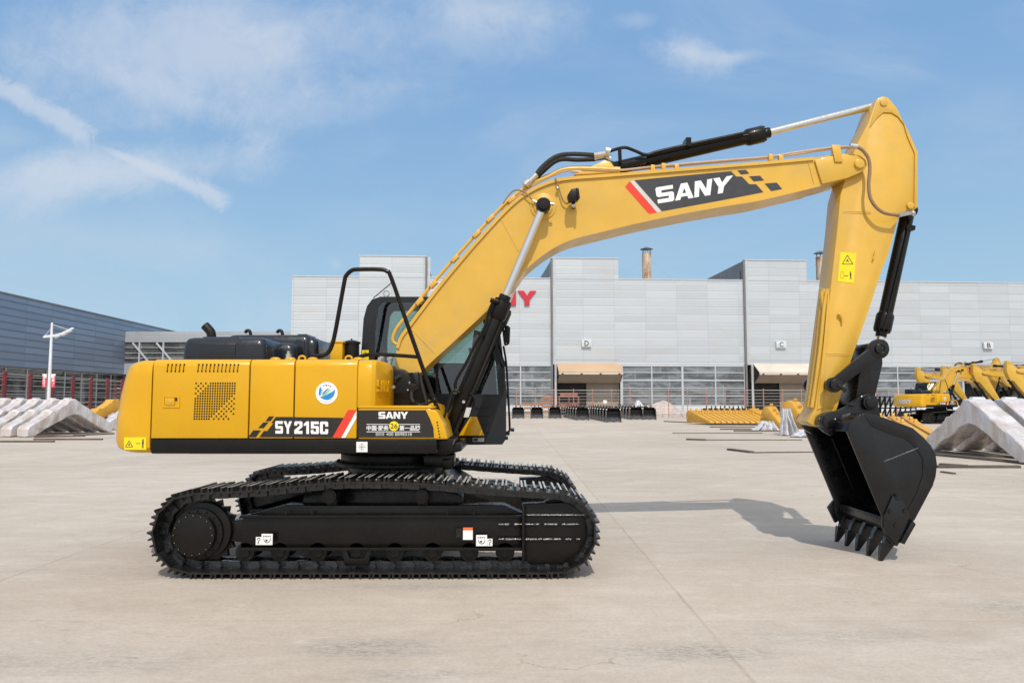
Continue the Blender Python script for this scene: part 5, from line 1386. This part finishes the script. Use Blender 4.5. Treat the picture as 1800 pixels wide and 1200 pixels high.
# ------------------------------------------------------------------ street lamp with banner
LP = S(85.5, 700, 43); LP.z = 0
sl = thing('street_lamp', 'white street lamp with a curved stayed arm and a red banner, at the left', 'street lamp', LP)
def LQ(px, py): return S(px, py, 43)
top = LQ(93, 567)
b = MB(); b.cyl(LP, (LP.x, LP.y, top.z - 2), .10, .08, seg=16); b.cyl((LP.x, LP.y, top.z - 2), (LP.x, LP.y, top.z), .08, .055, seg=16); b.cyl(LP, LP + Vector((0, 0, .04)), .24, seg=16); obj('pole', b, POLE, sl)
x0 = LP.x; P3 = lambda dx, z: Vector((x0 + dx, 43, z))
b = MB(); zc = LQ(90, 591.5).z; b.tube([P3(-.45, zc - .03), P3(0, zc), P3(.45, zc + .09), P3(.85, zc + .28), P3(1.22, zc + .48)], .05, 8, smooth=4); b.tube([P3(-.42, zc + .05), P3(0, zc + .08), P3(.45, zc + .17), P3(.85, zc + .34), P3(1.15, zc + .5)], .025, 6, smooth=4); obj('lamp_arm', b, POLE, sl)
for dx, dz in ((.35, -.02), (.72, .1), (1.0, .26)):
    b = MB(); b.bar(P3(dx - .13, zc + dz - .05), P3(dx + .13, zc + dz + .06), .16, .07); obj('lamp_head', b, [FRM], sl, bevel=.015)
b = MB(); b.cyl(P3(0, top.z - .1), P3(.95, zc + .38), .012, seg=6); b.cyl(P3(0, top.z - .25), P3(-.4, zc), .012, seg=6); obj('stay', b, POLE, sl)
b = MB(); za_, zb_ = LQ(86, 657).z, LQ(86, 681).z
for s in (-1, 1):
    b.box(x0 + s * .13, x0 + s * .36, 42.93, 42.96, zb_, za_ - .12, 0)
    b.prism([(x0 + s * .13, za_ - .24), (x0 + s * .36, za_ - .1), (x0 + s * .36, za_), (x0 + s * .13, za_)], 42.92, 42.965, 1)
write(b, '安全生产', lambda u, v: Vector((x0 - .33 + .0 + .15 * v, 42.925, zb_ + .06 + .55 * (1 - u))), 1, .03); write(b, '质量第一', lambda u, v: Vector((x0 + .17 + .15 * v, 42.925, zb_ + .06 + .55 * (1 - u))), 1, .03)
obj('banner', b, [mat('red_banner', (.72, .05, .09), .5), WHT], sl)

# ------------------------------------------------------------------ booms wrapped in white film
BPROF = [(0, .04), (0, .36), (.12, .5), (.7, .74), (1.3, 1.03), (1.42, 1.16), (1.7, 1.18), (1.82, 1.24), (2.35, 1.5), (2.55, 1.69), (2.9, 1.71), (3.1, 1.62), (3.6, 1.36), (4.4, .98), (5.1, .68), (5.5, .5), (5.62, .36), (5.6, .04), (5.35, .03), (4.6, .32), (3.7, .74), (3.2, .93), (2.85, .97), (2.5, .9), (1.8, .62), (.9, .26), (.45, .04)]
def wrapped_mesh(seed, th=.62, hs=1.0, prof=None, amp=.03):
    prof = prof or BPROF; P = []
    for i, p in enumerate(prof):
        q = prof[(i + 1) % len(prof)]; d = math.dist(p, q); n = max(1, int(d / .1))
        for k in range(n): P.append((p[0] + (q[0] - p[0]) * k / n, (p[1] + (q[1] - p[1]) * k / n) * hs))
    cx, cz = 2.8, .8; rings = []
    for y, ins in ((0.0, .03), (.03, 0), (th * .25, -.012), (th * .5, .008), (th * .75, -.012), (th - .03, 0), (th, .03)):
        ring = []
        for i, (x, z) in enumerate(P):
            a, c_ = Vector(P[i - 1]), Vector(P[(i + 1) % len(P)]); t = (c_ - a).normalized(); nrm = Vector((-t.y, t.x))
            nz = noise.noise(Vector((x * 2.2, y * 3 + seed * 5, z * 3))) * amp + noise.noise(Vector((x * 7, y * 6 + seed, z * 7))) * amp * .5
            d = ins * -1 + nz
            X, Z = x + nrm.x * d, z + nrm.y * d
            ring.append((X, y + (noise.noise(Vector((x * 1.5, seed * 3 + 9, z * 4))) * amp * .8 if y in (0, th) else 0), max(.02, Z)))
        rings.append(ring)
    b = MB(); b.loft(rings); return b


def wrapped(label, loc, ang, seed, grp, th=.62, sc=1.0, mt=None):
    t = obj('wrapped_boom', wrapped_mesh(seed, th), mt or PLA, smooth=38, at=(0, 0, 0)); t.location = loc; t.rotation_euler = (0, 0, ang); t.scale = (sc, 1, 1)
    tag(t, label, 'wrapped boom', grp)
    for k, (xx, zz) in enumerate(((2.72, 1.70), (1.55, 1.17))):
        m = MB(); m.loft([[(xx - .2, .12, zz - .06), (xx + .22, .12, zz - .06), (xx + .22, th - .12, zz - .06), (xx - .2, th - .12, zz - .06)], [(xx - .1, .16, zz + .07), (xx + .1, .16, zz + .07), (xx + .1, th - .16, zz + .07), (xx - .1, th - .16, zz + .07)]])
        o = obj('wrapped_bracket', m, PLB, None, bevel=.03, at=(0, 0, 0)); o.parent = t
    return t


GL = 'film-wrapped booms laid side by side at the left'
lab = ['nearest of the left film-wrapped booms, its brown-tinged side facing the excavator', 'second left film-wrapped boom, just behind the nearest one', 'third left film-wrapped boom, midway under the street lamp', 'fourth left film-wrapped boom, left of the lamp pole', 'fifth left film-wrapped boom, cut by its neighbour', 'sixth left film-wrapped boom, at the far left of its row']
for k in range(6): wrapped(lab[k], (-21.75 - .80 * k, 34.7 + .05 * k, 0), R(77), k + 1, GL, .6, .93)
for k, l_ in enumerate(('wrapped boom showing just left of the counterweight, above the front row', 'wrapped boom farther back, partly hidden by the counterweight')):
    wrapped(l_, (-22.2 + 1.0 * k, 42.5 + 1.2 * k, 0), R(77), 11 + k, 'film-wrapped booms behind the counterweight', .6)
GR = 'film-wrapped booms laid side by side at the right'
lab = ['big wrapped boom right of the bucket, nearest, its pale grey side in full view', 'second right wrapped boom, behind the nearest', 'third right wrapped boom, at the right edge', 'fourth right wrapped boom, hardly visible at the right edge']
for k in range(4): wrapped(lab[k], (13.75 + .96 * k, 25.7, 0), R(-94.5), 21 + k, GR, .66)

# timber sleepers
def sleeper(label, p0, p1, z, w=.12, h=.1, grp=None):
    c = (Vector(p0) + Vector(p1)) / 2; d = Vector(p1) - Vector(p0); L = d.length; b = MB(); b.box(-L / 2, L / 2, -w / 2, w / 2, 0, h)
    o = obj('timber_sleeper', b, WOOD, None, bevel=.006, at=(0, 0, 0)); o.location = (c.x, c.y, z); o.rotation_euler = (0, 0, math.atan2(d.y, d.x)); tag(o, label, 'timber', grp or 'timber sleepers on the yard'); return o


for k, (a, c_, l_) in enumerate([((1640, 795), (1790, 806), 'under the far end of the right wrapped booms'), ((1640, 800), (1800, 815), 'second one under the right wrapped booms'), ((1652, 818), (1700, 821), 'short one lying loose right of the bucket'), ((1647, 822), (1792, 822), 'long one lying just right of the bucket back'), ((1655, 830), (1678, 833), 'small offcut right of the bucket'),
        ((0, 777), (95, 777), 'nearest at the left edge'), ((60, 773), (180, 773), 'in front of the left wrapped booms'), ((60, 769), (150, 767), 'under the near end of the left wrapped booms'), ((130, 766), (200, 763), 'under the far end of the left wrapped booms'),
        ((1168, 741), (1215, 743), 'left of the yellow arm row'), ((1248, 751), (1345, 751), 'in front of the yellow arm row'), ((1266, 755), (1345, 755), 'dark one below the yellow arm row'), ((1290, 758), (1380, 758), 'one nearer than the dark one by the yellow arms'), ((1182, 761.5), (1340, 761.5), 'long thin one on bare concrete'), ((1207, 773), (1240, 774), 'short one left of the bucket arm'), ((1240, 773.5), (1410, 773.5), 'long thin one left of the bucket'), ((1281, 791), (1322, 796), 'slanted one nearest the bucket'), ((1322, 796), (1430, 795), 'thin one touching the slanted one')]):
    thin = k in (4, 13, 15, 17)
    sleeper('dark timber sleeper on the concrete, ' + l_, G(*a), G(*c_), .004, .09 if thin else .15, .03 if thin else .06)

# ------------------------------------------------------------------ yellow digger arms lying in a row
APROF = [(0, .04), (-.12, .3), (-.1, .62), (.08, .82), (.35, .86), (.7, .74), (1.6, .5), (2.8, .2), (3.02, .14), (3.08, .04), (2.9, 0), (.2, 0)]
def yarm_proto(label, mt):
    b = MB(); b.prism(APROF, 0, .3); t = obj('dipper_stick', b, mt, None, bevel=.012, at=(0, 0, 0)); tag(t, label, 'digger arm', 'yellow digger arms laid in a row')
    for xx, zz in ((.3, .86), (.75, .72), (1.1, .64)):
        m = MB(); m.prism([(xx - .04, zz - .05), (xx + .04, zz - .05), (xx + .02, zz + .13), (xx - .05, zz + .13)], .1, .2); o = obj('lug', m, mt, None, bevel=.01, at=(0, 0, 0)); o.parent = t
    m = MB(); m.cyl((2.5, -.02, .16), (2.5, .32, .16), .06, seg=12); m.cyl((.05, -.02, .3), (.05, .32, .3), .07, seg=12); o = obj('pin_boss', m, mt, None, at=(0, 0, 0)); o.parent = t
    return t


proto = yarm_proto('first yellow arm of the long row, its whole side visible', YELO)
words_n = ['second', 'third', 'fourth', 'fifth', 'sixth', 'seventh', 'eighth', 'ninth', 'tenth', 'eleventh', 'twelfth', 'thirteenth']
for k in range(13):
    o = proto if k == 0 else copy_tree(proto)
    o.location = (12.25 + .375 * k, 54.0 - .04 * k, .1); o.rotation_euler = (0, 0, R(-73))
    if k: o['label'] = f'{words_n[k - 1]} yellow arm of the long row, counted from the exposed one'
    if k == 12: o['label'] = 'last yellow arm of the long row, by the separate wider arm'
def place_arm(label, loc, rot, sc, grp='yellow arms standing apart near the digger arm'):
    o = copy_tree(proto); o.location = loc; o.rotation_euler = rot; o.scale = sc; o['label'] = label; o['group'] = grp; return o


g_ = G(1331, 747); place_arm('wide yellow arm right after the long row', (g_.x, g_.y + 2, .1), (0, 0, R(-60)), (.8, 2.2, 1.15))
g_ = G(1352, 757); place_arm('tilted yellow arm poking out of white film', (g_.x - .1, g_.y + 1.2, .35), (0, R(18), R(-62)), (.7, 2.2, 1.25))
g_ = G(1392, 765); place_arm('tall yellow arm wrapped below in white film, beside the bucket', (g_.x - .1, g_.y + 1.4, .85), (0, R(28), R(-58)), (.85, 2.2, 1.15))
for k in range(4): place_arm(['first', 'second', 'third', 'last'][k] + ' long yellow arm lying behind the bucket, from the left', (15.6 + .55 * k, 34.5, .1), (0, 0, R(-103)), (1.9, 1.2, 1.0), 'yellow arms behind the bucket')
place_arm('orange-yellow arm at the left edge behind the wrapped booms', (-26.2, 38.6, .5), (0, 0, R(40)), (1.2, 1.6, 1.5), 'yellow arms at the left'); place_arm('yellow arm end in the lower left, in front of the wrapped booms', (-22.3, 32.5, .0), (0, 0, R(160)), (.8, 1.6, .95), 'yellow arms at the left')
b = MB(); b.prism(BPROF, 0, .55); o = obj('bare_boom', b, YELO, None, bevel=.02, at=(0, 0, 0)); o.location = (-24.4, 43.6, 0); o.rotation_euler = (0, 0, R(77)); tag(o, 'unwrapped yellow arched boom between the wrapped booms and the counterweight', 'boom')


def drape(label, loc, top, bot, h, seed, dep=.25):
    """a film sheet hanging in folds from a short top edge to a wide crumpled hem"""
    b = MB(); N, M = 60, 12; front, back = [], []
    for j in range(M):
        u = j / (M - 1); rf, rb = [], []
        for i in range(N):
            s = i / (N - 1); x0, x1 = top[0] + (bot[0] - top[0]) * u ** 1.3, top[1] + (bot[1] - top[1]) * u ** 1.3
            x = x0 + (x1 - x0) * s
            f_ = math.sin(s * 23 + seed + 2 * noise.noise(Vector((s * 3, u, seed)))) * dep * (.15 + .85 * u) + noise.noise(Vector((x * 5, u * 4, seed))) * .12
            z = h * (1 - u ** .9) * (1 - .25 * abs(noise.noise(Vector((s * 3.1, seed, 0))))) + .04
            y = f_ - dep * 1.2 * u
            rf.append((x, y, max(.015, z + .05 * noise.noise(Vector((x * 6, seed, u * 6)))))); rb.append((x, y + .25 + .1 * (1 - u), max(.01, z - .03)))
        front.append(rf); back.append(rb)
    rings = [r + q[::-1] for r, q in zip(front, back)]
    b.loft(rings); o = obj('plastic_sheet', b, PLB, None, smooth=60, at=(0, 0, 0)); o.location = loc; tag(o, label, 'plastic sheet', 'crumpled white film sheets'); return o


g_ = G(1344, 757); drape('small crumple of white film under the tilted yellow arm', (g_.x, g_.y, 0), (-.1, .5), (-.75, .75), .5, 2.0)
g_ = G(1384, 765); drape('tall white film sheet hanging down beside the tall yellow arm', (g_.x, g_.y, 0), (-.2, .2), (-.45, .6), 1.25, 4.0)
g_ = G(1425, 768); drape('low spread of white film on the concrete, left of the bucket', (g_.x, g_.y, 0), (-.5, .5), (-.95, .8), .32, 7.0)

# ------------------------------------------------------------------ black buckets in rows
def bucket_proto():
    pr_ = [(0, .08), (.02, .42), (.16, .8), (.42, 1.0), (.75, 1.0), (.95, .8), (1.0, .5), (.9, .15), (.6, 0), (.1, 0)]
    b = MB(); n = len(pr_)
    for x0 in (-.56, .53): b.xprism([(y, z) for y, z in pr_], x0, x0 + .03)
    for i in range(3, n - 1):
        (y0, z0), (y1, z1) = pr_[i], pr_[i + 1]; c = Vector((.5, .5)); 
        q0, q1 = Vector((y0, z0)), Vector((y1, z1)); i0, i1 = q0 + (c - q0) * .05, q1 + (c - q1) * .05
        b.add([(-.53, *q0), (.53, *q0), (.53, *q1), (-.53, *q1), (-.53, *i0), (.53, *i0), (.53, *i1), (-.53, *i1)], [(0, 1, 2, 3), (7, 6, 5, 4)], 0)
    b.box(-.57, .57, -.06, .14, .0, .06, 1)
    b.add([(-.53, .02, .07), (.53, .02, .07), (.53, .5, .3), (-.53, .5, .3)], [(0, 1, 2, 3)], 1)  # lip and inner floor in a paler steel than the shell
    t = obj('spare_bucket', b, [BKT, mat('pale_steel', (.34, .34, .36), .3, .8, 0, .2, 3)], None, at=(0, 0, 0)); tag(t, 'black bucket', 'bucket', 'black digger buckets standing in rows')
    for s in (-1, 1):
        e = MB(); e.xprism([(.35, .95), (.8, .95), (.85, 1.1), (.7, 1.2), (.5, 1.14)], s * .2 - .03, s * .2 + .03); o = obj('ear', e, SLV if 0 else BLKM, None, at=(0, 0, 0)); o.parent = t
        e = MB(); e.bar((s * .545, .05, .1), (s * .545, .2, .8), .05, .05); e.ball((s * .5, .3, .92), .05, 1); o = obj('side_edge', e, [RAIL, WHT], None, at=(0, 0, 0)); o.parent = t
    for k in range(5):
        e = MB(); x = -.48 + .24 * k; e.prism([(x - .045, .05), (x + .045, .05), (x + .03, 0), (x - .03, 0)], -.24, -.05); o = obj('tooth', e, RAIL if k % 2 else BKT, None, at=(0, 0, 0)); o.parent = t
    return t


bp = bucket_proto(); first = True
def put_bucket(x, y, rot, label, sc=1.0):
    global first
    o = bp if first else copy_tree(bp); first = False
    o.location = (x, y, .0); o.rotation_euler = (0, 0, rot); o.scale = (sc, sc, sc); o['label'] = label


for px, l_ in ((911, 'lone black bucket nearest the cab, first of three standing apart'), (944, 'middle one of the three black buckets standing apart'), (976, 'black bucket at the right of the three standing apart, before the big rows')):
    g_ = G(px, 735.2); put_bucket(g_.x, g_.y, R(2), l_)
rows = [((1024, 738.2), (1001, 733.2), 6, 'first deep row, left of the canopy middle'), ((1079, 742), (1040, 734), 9, 'second deep row, whose front bucket stands nearest'), ((1119, 737.5), (1092, 732.6), 6, 'third deep row'), ((1142, 737.5), (1131, 733.5), 2, 'short row at the right end')]
ordn = ['front bucket', 'second bucket', 'third bucket', 'fourth bucket', 'fifth bucket', 'sixth bucket', 'seventh bucket', 'eighth bucket', 'rearmost bucket']
for a, c_, n, l_ in rows:
    A, C = G(*a), G(*c_)
    for k in range(n):
        p = A.lerp(C, k / (n - 1) if n > 1 else 0); put_bucket(p.x, p.y, R(-3), f'black {ordn[k]} of the {l_}', 1.02)
for k in range(11):
    x = (1244 + 15.5 * k - 900) / FPX * 62; put_bucket(x, 62, R(170), 'black bucket behind the yellow arm row, ' + ['leftmost', 'second from the left', 'third from the left', 'fourth from the left', 'fifth from the left', 'middle one', 'fifth from the right', 'fourth from the right', 'third from the right', 'next to last at the right', 'last at the right'][k], 1.0)

# ------------------------------------------------------------------ clutter behind the fence
def mound(name, label, cat, px, D, w, h, seed, m, dpt=1.6):
    b = MB(); N, M = 28, 8; rings = []
    for j in range(M):
        u = j / (M - 1); ring = []
        for i in range(N):
            a = 2 * math.pi * i / N; k = 1 + .3 * noise.noise(Vector((math.cos(a) * 1.5, math.sin(a) * 1.5, seed)))
            x = w * (.1 + .9 * u) * math.cos(a) * k; y = dpt * (.1 + .9 * u) * math.sin(a) * k
            ring.append((x, y, max(0, h * (1 - u ** 1.6) + .25 * (1 - u) * noise.noise(Vector((x * 1.3, y * 1.3, seed))))))
        rings.append(ring)
    b.loft(rings); o = obj(name, b, m, None, smooth=40, at=(0, 0, 0)); o.location = ((px - 900) / FPX * D, D, 0); tag(o, label, cat); return o


mound('tarp_heap', 'big pale tarpaulin-covered heap behind the fence', 'tarpaulin', 1163, 76.5, 2.4, 1.5, 3, TARP); mound('tarp_heap', 'small white film heap left of the big tarpaulin heap', 'tarpaulin', 1121, 76, .9, 1.6, 8, PLB, .8); mound('tarp_heap', 'low pale heap between the big tarpaulin heap and the yellow arms', 'tarpaulin', 1197, 76, 1.6, .6, 5, TARP)
def rack(label, px, D, w, h, m, nx, nz, cat='rack'):
    o_ = thing('storage_rack', label, cat, ((px - 900) / FPX * D, D, 0)); x0, y0 = o_.location.x, D; b = MB()
    for i in range(nx + 1):
        for yy in (0, 1): b.box(x0 - w / 2 + w * i / nx - .04, x0 - w / 2 + w * i / nx + .04, y0 + yy - .04, y0 + yy + .04, 0, h)
    obj('upright', b, m, o_)
    for k in range(nz):
        c = MB(); z = h * (k + 1) / nz; c.box(x0 - w / 2, x0 + w / 2, y0 - .05, y0 + 1.05, z - .09, z - .01); c.box(x0 - w / 2 + .1, x0 + w / 2 - .1, y0 + .1, y0 + .9, z - .01, z + h / nz * .35, 0); obj('shelf', c, m, o_)
    return o_


rack('orange steel rack behind the lone buckets', 962, 75, .9, 1.9, ORNG, 1, 4); rack('low brown pallet rack behind the fence near the cab', 934, 76, 2.2, 1.2, mat('brown_pallet', (.35, .2, .13), .8, 0, 0, .2, 1), 2, 3)
rack('reddish crate rack in front of the tan canopy gateway', 1000, 75, 1.9, 2.0, mat('rust_crate', (.3, .12, .09), .7, 0, 0, .2, 1), 2, 2)
t = thing('notice_board', 'small white notice on a thin post behind the black buckets', 'sign', ((1063 - 900) / FPX * 72, 72, 0)); x0 = t.location.x
b = MB(); b.cyl((x0, 72, 0), (x0, 72, 1.4), .03, seg=8); obj('post', b, RAIL, t); b = MB(); b.box(x0 - .17, x0 + .17, 71.95, 71.98, 1.3, 1.62); obj('board', b, WHT, t, bevel=.01)
# black lattice rack right of the arm
t = thing('lattice_rack', 'black steel lattice rack with slanting bars between bucket link and far excavator', 'rack', ((1562 - 900) / FPX * 62, 62, 0)); x0 = t.location.x
for k in range(3):
    b = MB(); yy = 62 + k * 1.3; xa, xb2 = x0 - 2.1 + k * .25, x0 + 2.1 + k * .25; h_ = 1.95
    for z in (.15, 1.0, h_): b.box(xa, xb2, yy - .04, yy + .04, z - .035, z + .035)
    for i in range(11): x = xa + (xb2 - xa) * i / 10; b.box(x - .03, x + .03, yy - .03, yy + .03, 0, h_)
    for i in range(9): x = xa + (xb2 - xa) * i / 10; b.bar((x, yy - .05, .15), (x + (xb2 - xa) / 10 * 2, yy - .05, h_), .04, .05)
    obj('lattice_frame', b, BLKM, t)

# ------------------------------------------------------------------ other excavators
bb = MB(); ring_o, ring_i = [], []
LP2 = [Vector(p) for p in LOOP]
pts_o = []
for i in range(0, len(LP2), 2):
    a, c_ = LP2[i - 1], LP2[(i + 1) % len(LP2)]; t_ = (c_ - a).normalized(); n_ = Vector((t_.y, -t_.x)); p = LP2[i]; k = .035 if (i // 2) % 2 else .07
    pts_o.append((p.x + n_.x * k, p.y + n_.y * k)); ring_i.append((p.x - n_.x * .03, p.y - n_.y * .03))
def belt(yc):
    b = MB(); n = len(pts_o)
    b.loft([[(x, yc - .3, z) for x, z in pts_o], [(x, yc + .3, z) for x, z in pts_o]], caps=False); b.loft([[(x, yc - .3, z) for x, z in ring_i], [(x, yc + .3, z) for x, z in ring_i]], caps=False)
    for y in (yc - .3, yc + .3): b.add([(x, y, z) for x, z in pts_o] + [(x, y, z) for x, z in ring_i], [(i, (i + 1) % n, (i + 1) % n + n, i + n) for i in range(n)])
    return obj('track', b, TRK, EX, smooth=20)


BELTS = [belt(YT1), belt(YT2)]
BOOMSET = ('boom', 'arm_cylinder', 'boom_cylinder'); ARMSET = ('arm', 'bucket_cylinder', 'rocker_link', 'link_pin', 'bucket_link', 'bucket')
FOOT = S(705, 645, 8.85) - EX.location; TIP = S(1509, 289, 8.85) - EX.location; ARMTOP = S(1549, 183, ARMY) - EX.location; CBASE = S(1072, 298, ARMY) - EX.location
def rotp(p, a): return Matrix.Translation(p) @ Matrix.Rotation(a, 4, 'Y') @ Matrix.Translation(-p)
def stem_(n): return n.split('.')[0]
SKIP = ('track_shoe', 'warning_sticker', 'sticker', 'grease', 'cable', 'weld', 'step_holes', 'type_plate', 'bolt', 'hose_port', 'hose_coupling', 'embossed', 'pipe_hook', 'side_louver', 'eye_bolt', 'antenna')
def far_excavator(loc, rot, boom_a, arm_a, label):
    r = EX.copy(); COL.objects.link(r); r.location = loc; r.rotation_euler = (0, 0, rot); r['label'] = label; r['group'] = 'excavators parked in the distance at the right'
    Mb = rotp(FOOT, boom_a); Ma = Mb @ rotp(TIP, arm_a)
    for ch in list(EX.children):
        s = stem_(ch.name)
        if s == 'track' and ch not in BELTS or ch.name.startswith(SKIP): continue
        c = copy_tree(ch, r, SKIP)
        if s == 'arm_cylinder':
            new = (rotp(TIP, arm_a) @ ARMTOP.to_4d()).to_3d(); v0, v1 = ARMTOP - CBASE, new - CBASE
            d_a = math.atan2(v0.z, v0.x) - math.atan2(v1.z, v1.x)
            c.matrix_local = Mb @ rotp(CBASE, d_a) @ ch.matrix_local
        elif s in BOOMSET: c.matrix_local = Mb @ ch.matrix_local
        elif s in ARMSET: c.matrix_local = Ma @ ch.matrix_local
    return r


far_excavator((30.6, 55.6, 0), R(17), R(4), R(0), 'whole distant excavator facing right, its side and counterweight visible beyond the wrapped boom')
ftxt = ['distant excavator with the leftmost of the raised arms', 'distant excavator whose arm is second of the raised arms', 'distant excavator whose arm and lettered boom stand above the wrapped booms', 'distant excavator at the right edge, with the tallest arm']
for k, (D, xt) in enumerate(((63.0, 1622), (60.0, 1668), (56.0, 1722), (52.0, 1782))):
    X = (xt - 900) / FPX * D; far_excavator((X + 5.65, D, 0), R(180), R(8), R(11), ftxt[k])
for b_ in BELTS: bpy.data.objects.remove(b_)
